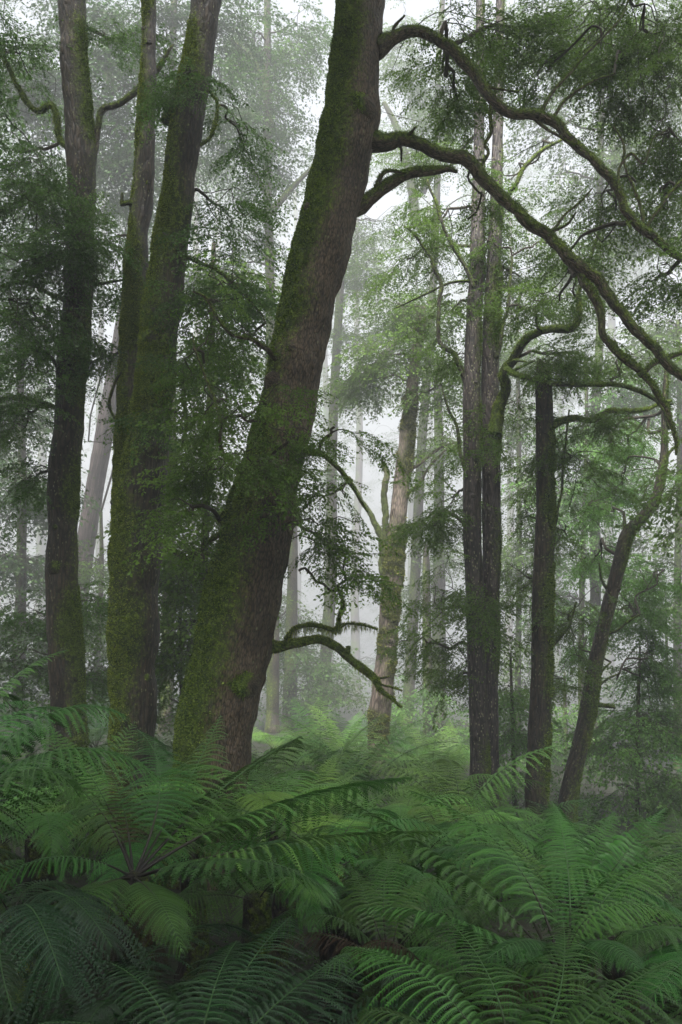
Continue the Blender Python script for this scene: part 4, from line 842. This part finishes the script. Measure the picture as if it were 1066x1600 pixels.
def hero_fern(label, cpx, cpy, cD, fronds, seed, extra=0, group=None, W=0.175, mat=None):
    """fronds: list of (mid px,py,D, tip px,py,D[, opts]); rachis = curve crown -> mid -> tip"""
    c = P(cpx, cpy, cD); g = gz(c[0], c[1]); root = thing('tree_fern', label, 'fern', (c[0], c[1], g), group)
    fern_trunk(root, c[0], c[1], g, c[2], seed)
    for i, f in enumerate(fronds):
        o = f[6] if len(f) > 6 else {}
        m = P(*f[0:3]); tip = P(*f[3:6]); mm = 2 * m - 0.5 * (c + tip)      # curve passes through mid
        path = bez(c, mm, tip, 30); L = np.linalg.norm(np.diff(path, axis=0), axis=1).sum()
        h = tip - c; hz = np.array([h[0], h[1], 0]); 
        if 'side' in o: side = np.array(o['side'], float)
        else: side = np.array([hz[1], -hz[0], 0]) / (np.linalg.norm(hz) + 1e-6)
        side = side + np.array([0, 0, o.get('roll', 0.0)])
        V, pol, tint, tb = frond_geo(path, side / np.linalg.norm(side), o.get('W', W * L), seed * 50 + i, npin=int(np.clip(L * 24, 30, 50)), npl=21, droop=o.get('droop', 0.6), s0=o.get('s0', 0.2), fold=o.get('fold', .12))
        frond_objs(V, pol, tint, tb, root, o.get('dead', False), mat)
    return root, c

# foreground ferns, fronds placed one by one
hero_fern('tree fern with dark bare stems and fronds fanning out, foreground left of centre', 208, 1372, 4.4, [
    (420, 1262, 4.9, 640, 1215, 5.6, {'roll': .5}), (460, 1315, 4.4, 690, 1300, 4.7, {'roll': .4}), (400, 1345, 3.9, 535, 1425, 3.7, {'roll': .3}),
    (290, 1230, 5.0, 345, 1118, 5.6, {'roll': .2}), (250, 1220, 4.9, 215, 1140, 5.6), (120, 1230, 4.6, -10, 1215, 4.6), (150, 1225, 5.0, 70, 1130, 5.4),
    (350, 1230, 5.2, 470, 1150, 6.2, {'roll': .3}), (310, 1270, 4.9, 385, 1235, 5.1), (90, 1340, 4.2, -40, 1400, 4.0), (130, 1400, 3.8, 60, 1500, 3.4), (250, 1410, 3.8, 285, 1490, 3.5), (190, 1250, 4.9, 160, 1190, 5.4, {'dead': True}),
    (330, 1290, 4.8, 440, 1270, 5.0), (235, 1440, 4.2, 240, 1530, 4.1, {'dead': True, 'droop': .9}), (170, 1450, 4.2, 150, 1530, 4.2, {'dead': True, 'droop': .9})], 1)
hero_fern('tree fern at the left edge with two long fronds arching right', -120, 1330, 4.6, [
    (40, 1135, 4.6, 197, 1118, 4.6, {'W': .36, 'roll': -.1}), (60, 1180, 4.2, 252, 1218, 4.2, {'W': .36}), (-10, 1140, 4.9, 110, 1110, 5.3, {'W': .3}), (20, 1210, 3.9, 125, 1245, 3.9, {'W': .32}), (-40, 1120, 5.2, 20, 1090, 6.0)], 2)
hero_fern('fern with a pale unfurling frond, against the dark straight tree', -80, 1180, 5.4, [
    (20, 1062, 5.6, 106, 1016, 5.8, {'W': .13, 'droop': .5}), (-20, 1110, 5.4, 55, 1098, 5.4, {'W': .12, 'droop': .6})], 3)
hero_fern('tall tree fern with long dark arching stems, lower right of centre', 880, 1530, 4.0, [
    (790, 1330, 4.5, 640, 1235, 5.0, {'roll': -.3}), (730, 1370, 4.1, 530, 1245, 4.5, {'roll': -.5}), (800, 1370, 4.6, 735, 1218, 5.6, {'roll': -.2}), (720, 1440, 3.8, 560, 1420, 3.8, {'roll': -.3}),
    (960, 1390, 4.4, 1075, 1330, 4.8), (940, 1420, 4.0, 1080, 1440, 4.0), (890, 1390, 4.6, 870, 1260, 5.6), (840, 1470, 3.6, 760, 1500, 3.3), (930, 1470, 3.7, 1000, 1520, 3.3), (800, 1540, 3.8, 770, 1610, 3.8, {'dead': True, 'droop': .9})], 4)
hero_fern('tree fern with upright fronds behind the tall one, below the slim leaning tree', 900, 1440, 5.6, [
    (885, 1330, 5.7, 862, 1252, 6.2, {'side': (1, 0, 0)}), (930, 1340, 5.6, 960, 1268, 5.9, {'side': (1, 0.2, 0)}), (980, 1330, 5.5, 1040, 1262, 5.8, {'side': (1, -0.2, 0)}), (830, 1350, 5.7, 790, 1290, 6.0, {'side': (1, .3, 0)})], 5)
hero_fern('tree fern at the right edge with feathery fronds leaning left', 1120, 1470, 5.0, [
    (1050, 1340, 5.2, 985, 1262, 5.6, {'roll': -.3}), (1020, 1400, 4.6, 930, 1370, 4.6), (1070, 1320, 5.3, 1050, 1262, 5.9, {'side': (1, 0, 0)}), (1040, 1450, 4.2, 960, 1480, 4.0), (1070, 1500, 3.8, 1010, 1570, 3.4)], 6)
hero_fern('broad fern cut by the bottom edge, right of centre', 800, 1720, 3.0, [
    (680, 1540, 3.1, 540, 1480, 3.4, {'W': .21}), (770, 1540, 3.2, 690, 1430, 3.8, {'W': .21}), (870, 1570, 3.1, 880, 1440, 3.7, {'W': .21}), (930, 1580, 3.0, 1050, 1500, 3.3, {'W': .21}), (650, 1600, 2.8, 560, 1590, 2.9, {'W': .2}), (960, 1640, 2.8, 1070, 1610, 2.9, {'W': .2})], 7)
hero_fern('glossy fern cut by the bottom edge, left of centre', 300, 1720, 3.0, [
    (370, 1540, 3.2, 455, 1432, 3.7, {'W': .2}), (420, 1580, 3.0, 540, 1490, 3.3, {'W': .22}), (330, 1560, 3.1, 370, 1470, 3.6, {'W': .2}), (440, 1640, 2.8, 570, 1600, 2.9), (240, 1560, 3.1, 150, 1500, 3.4), (200, 1620, 2.9, 60, 1600, 2.9)], 8, mat=M_fern_dark_shaded)
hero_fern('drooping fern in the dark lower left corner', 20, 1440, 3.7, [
    (90, 1395, 3.6, 175, 1480, 3.3, {'droop': .9, 'W': .34}), (50, 1420, 3.4, 100, 1540, 3.0, {'droop': .9, 'W': .3}), (-20, 1390, 3.6, -60, 1450, 3.4), (60, 1380, 3.9, 150, 1400, 4.0, {'droop': .7, 'W': .3}), (0, 1480, 3.2, 20, 1580, 2.9, {'droop': .8})], 9, mat=M_fern_dark_shaded)
hero_fern('fern with rounded arching fronds in the middle of the foreground', 610, 1510, 4.8, [
    (570, 1400, 5.0, 545, 1350, 5.4), (640, 1400, 5.0, 700, 1370, 5.2), (600, 1390, 5.2, 620, 1320, 5.8), (680, 1430, 4.8, 760, 1420, 4.8), (540, 1440, 4.6, 470, 1440, 4.6), (600, 1480, 4.0, 570, 1510, 3.7), (660, 1480, 4.2, 720, 1520, 3.9), (560, 1490, 4.2, 505, 1520, 4.0), (580, 1560, 4.6, 560, 1620, 4.6, {'dead': True, 'droop': .9}), (500, 1460, 4.9, 420, 1490, 4.9, {'dead': True})], 10)
hero_fern('low fern with one blackened frond, below the middle of the foreground', 700, 1560, 3.9, [
    (620, 1475, 3.9, 545, 1500, 3.8, {'dead': True}), (650, 1510, 3.7, 600, 1540, 3.5), (740, 1490, 3.9, 800, 1500, 3.8)], 12, mat=M_fern_dark_shaded)

# middle ferns: (px, py of crown, D, n, scale, label, lod)
MID = [
    (300, 1255, 6.4, 9, .80, 'fern at the foot of the big leaning tree, on its left', 0), (430, 1225, 7.2, 9, .85, 'fern just right of the foot of the big leaning tree', 0),
    (520, 1285, 6.0, 9, .8, 'bright fern in the middle of the picture behind the long right-pointing fronds', 0), (640, 1290, 6.6, 9, .8, 'fern below the golden mossy tree, in front of its foot', 0),
    (730, 1330, 6.2, 8, .75, 'fern in front of the twin trunks', 0), (60, 1240, 6.0, 8, .8, 'fern in front of the dark straight tree', 0), (170, 1225, 7.4, 8, .8, 'fern in front of the mossy forked tree', 0),
    (120, 1560, 3.6, 9, .6, 'dark fern near the bottom left corner', 0),
    (480, 1560, 3.7, 7, .55, 'dark fern near the bottom edge, left of the middle', 0), (1000, 1560, 3.8, 9, .6, 'fern near the bottom right corner', 0), (1040, 1420, 5.8, 7, .7, 'fern by the right edge behind the feathery one', 0),
    (620, 1225, 9.0, 10, .8, 'fern in the dip below the golden mossy tree', 0), (560, 1215, 10.5, 10, .8, 'fern left of the foot of the golden mossy tree', 0), (690, 1240, 8.6, 9, .7, 'fern left of the foot of the twin trunks', 0),
    (400, 1330, 5.4, 9, .5, 'small fern under the long fronds left of centre', 0), (740, 1460, 4.9, 10, .5, 'small fern among the dark arching stems', 0), (960, 1400, 5.4, 10, .52, 'small fern between the upright fern and the right edge fern', 0), (560, 1350, 5.6, 10, .5, 'small fern behind the rounded arching fronds', 0), (660, 1580, 3.7, 9, .42, 'small fern at the bottom edge under the blackened frond', 0), (880, 1590, 3.7, 9, .42, 'small fern at the bottom edge between the two broad ferns', 0),
    (230, 1560, 3.5, 9, .5, 'small dark fern at the bottom left between larger ones', 0)]
for i, (px, py, D, n, sc, lb, lod) in enumerate(MID):
    p = P(px, py + 70, D); fern(lb, p[0], p[1], 0, n, sc * .85, lod, 800 + i, crown_z=max(p[2], gz(p[0], p[1]) + .1), sel=[1, 3, 5, 6, 0, 3, 1], tilt=-6, mat=M_fern_dark_shaded if 'dark fern' in lb else (M_fern_pale_lit if D > 6.9 else None))

# fern banks further back
BANKS = [('pale fern in the bank of ferns right of the big leaning tree', 'ferns in the misty bank right of the big leaning tree', [(400, 9.8), (440, 11.5), (478, 9.0), (505, 13), (455, 14.5), (420, 17), (500, 17.5), (480, 21), (540, 22), (430, 23)]),
         ('pale fern on the slope behind and right of the golden mossy tree', 'ferns on the slope right of the golden mossy tree', [(690, 13), (630, 18.5), (670, 18), (710, 11), (705, 16.5), (650, 22), (700, 21), (610, 24)]),
         ('fern in the shade behind the left trunks', 'ferns in the shade behind the left trunks', [(20, 8.5), (70, 10), (140, 9.6), (30, 13), (150, 14), (270, 10), (280, 13.5), (290, 17), (160, 18), (60, 16.5), (230, 8.7)]),
         ('fern among the saplings at the right', 'ferns among the saplings at the right', [(770, 9), (820, 10.5), (880, 8.8), (930, 10), (990, 8.5), (1040, 9.6), (960, 12.5), (800, 13), (1050, 13), (900, 13)])]
for j, (lb, grp, L) in enumerate(BANKS):
    for i, (px, D) in enumerate(L):
        r = np.random.RandomState(900 + j * 50 + i); x = (px - 533) / F * D
        h = r.uniform(.15, .55) if j != 3 else r.uniform(.02, .15)
        fern(lb, x, D, h, 10, r.uniform(.68, .92) * (.72 if j == 3 else 1), 1, 900 + j * 50 + i, group=grp, mat=M_fern_pale_lit if j in (0, 1) else None)
fern('bright fern standing upright like a shuttlecock just left of the golden mossy tree', (553 - 533) / F * 15, 15, .25, 14, 1.0, 1, 1501, sel=[2, 8, 2, 8, 5], mat=M_fern_pale_lit)
fern('narrow upright fern in front of the fern bank, right of the big leaning trunk', (458 - 533) / F * 8.4, 8.4, .4, 9, .6, 0, 1502, sel=[8, 2, 8], mat=M_fern_pale_lit)
rs_ = np.random.RandomState(31)
for i in range(26):
    D = rs_.uniform(3.2, 11); sg = -1 if i % 2 else 1; x = sg * (0.40 * D + rs_.uniform(.6, 2.6))
    fern('green tree fern in the undergrowth beside the view', x, D, rs_.uniform(.1, .4), 9, rs_.uniform(.7, .9), 0 if D < 7 else 1, 1600 + i, group='ferns in the undergrowth beside the view')
for P_ in PROTO:
    for o, st, hid in P_:
        for q in (st, o, hid): bpy.data.objects.remove(q)

# ground cover: tiny leaves of undergrowth scattered over the whole floor
def undergrowth():
    rs = np.random.RandomState(77); K = 1500
    y = 7.0 + 24 * rs.rand(K) ** 1.3; x = rs.uniform(-.62, .62, K) * (y + 2); z = ground_z(x, y) + 0.02
    org = np.stack([x, y, z], 1); a = rs.rand(K) * 6.283; f = np.stack([np.cos(a), np.sin(a), 0.5 + rs.rand(K) * .9], 1)
    o = sprays_mesh('undergrowth', org, f, rs.uniform(.25, .6, K), [M_leaf_dark, M_bark_twig], None, rs, SPR_FAR)
    o['kind'] = 'stuff'; o['label'] = 'low leafy undergrowth on the forest floor'; o['category'] = 'undergrowth'
undergrowth()
# the far wood that closes the view
def far_wood():
    rs = np.random.RandomState(88); K = 3600
    y = rs.uniform(200, 380, K); x = rs.uniform(-.5, .5, K) * y * 1.1; g = ground_z(x, y); z = g + rs.rand(K) ** 1.3 * 60
    a = rs.rand(K) * 6.283; f = np.stack([np.cos(a), np.sin(a), -0.3 + 0 * a], 1)
    o = sprays_mesh('far_wood', np.stack([x, y, z], 1), f, rs.uniform(7.0, 11, K), [M_leaf, M_bark_twig], None, rs, SPR_FAR)
    o['kind'] = 'stuff'; o['label'] = 'far wood dissolving into the mist behind everything'; o['category'] = 'wood'
far_wood()

# unseen leaf boxes beside, above and behind the viewer, added to block light
def shade_foliage():
    rs = np.random.RandomState(99); out = []
    def box(n, x0, x1, y0, y1, z0, z1): out.append(np.stack([rs.uniform(x0, x1, n), rs.uniform(y0, y1, n), rs.uniform(z0, z1, n)], 1))
    box(1300, -26, -13, -10, 24, 0, 19); box(900, 13.5, 26, -10, 24, -1, 19); box(500, -26, 26, -15, -7, 0, 12); box(1100, -16, 16, -13, 0, 13, 18); box(500, -16, 6, 0, 7, 15.5, 18)
    n0 = sum(len(q) for q in out); box(650, -6, 0.8, -3, 1.3, 6.2, 7.4); box(330, 0.8, 5, -3, 1.0, 6.2, 7.4)  # low overhang added out of view to darken the nearest ferns
    org = np.vstack(out); K = len(org); a = rs.rand(K) * 6.283; f = np.stack([np.cos(a), np.sin(a), -0.2 + 0 * a], 1)
    o = sprays_mesh('shade_foliage', org, f, np.where(np.arange(K) < n0, rs.uniform(2.2, 3.6, K), rs.uniform(1.0, 1.5, K)), [M_leaf, M_bark_twig], None, rs, SPR_FAR)
    o['kind'] = 'stuff'; o['label'] = 'unseen foliage added beside and above the viewer to block light'; o['category'] = 'wood'
shade_foliage()

# ------------------------------------------------------------------ haze
def haze():
    x0, x1, y0, y1, z0, z1 = -430, 430, -18, 470, -12.0, 90.0
    V = [(x, y, z) for z in (z0, z1) for y in (y0, y1) for x in (x0, x1)]
    Q = np.array([[0, 2, 3, 1], [4, 5, 7, 6], [0, 1, 5, 4], [2, 6, 7, 3], [0, 4, 6, 2], [1, 3, 7, 5]])
    m, n, l = nodes_of('mist'); out = n.new('ShaderNodeOutputMaterial'); v = n.new('ShaderNodeVolumePrincipled')
    v.inputs['Color'].default_value = (0.93, 0.955, 0.965, 1); v.inputs['Density'].default_value = HAZE; v.inputs['Anisotropy'].default_value = 0.0
    l.new(v.outputs[0], out.inputs['Volume'])
    o = mesh_obj('haze', V, [Q], m); o['kind'] = 'stuff'; o['label'] = 'pale morning mist filling the forest'; o['category'] = 'haze'
haze()
for o in bpy.data.objects:
    if '_loc' in o: del o['_loc']
print('STATS', STATS, 'ferns', NF)
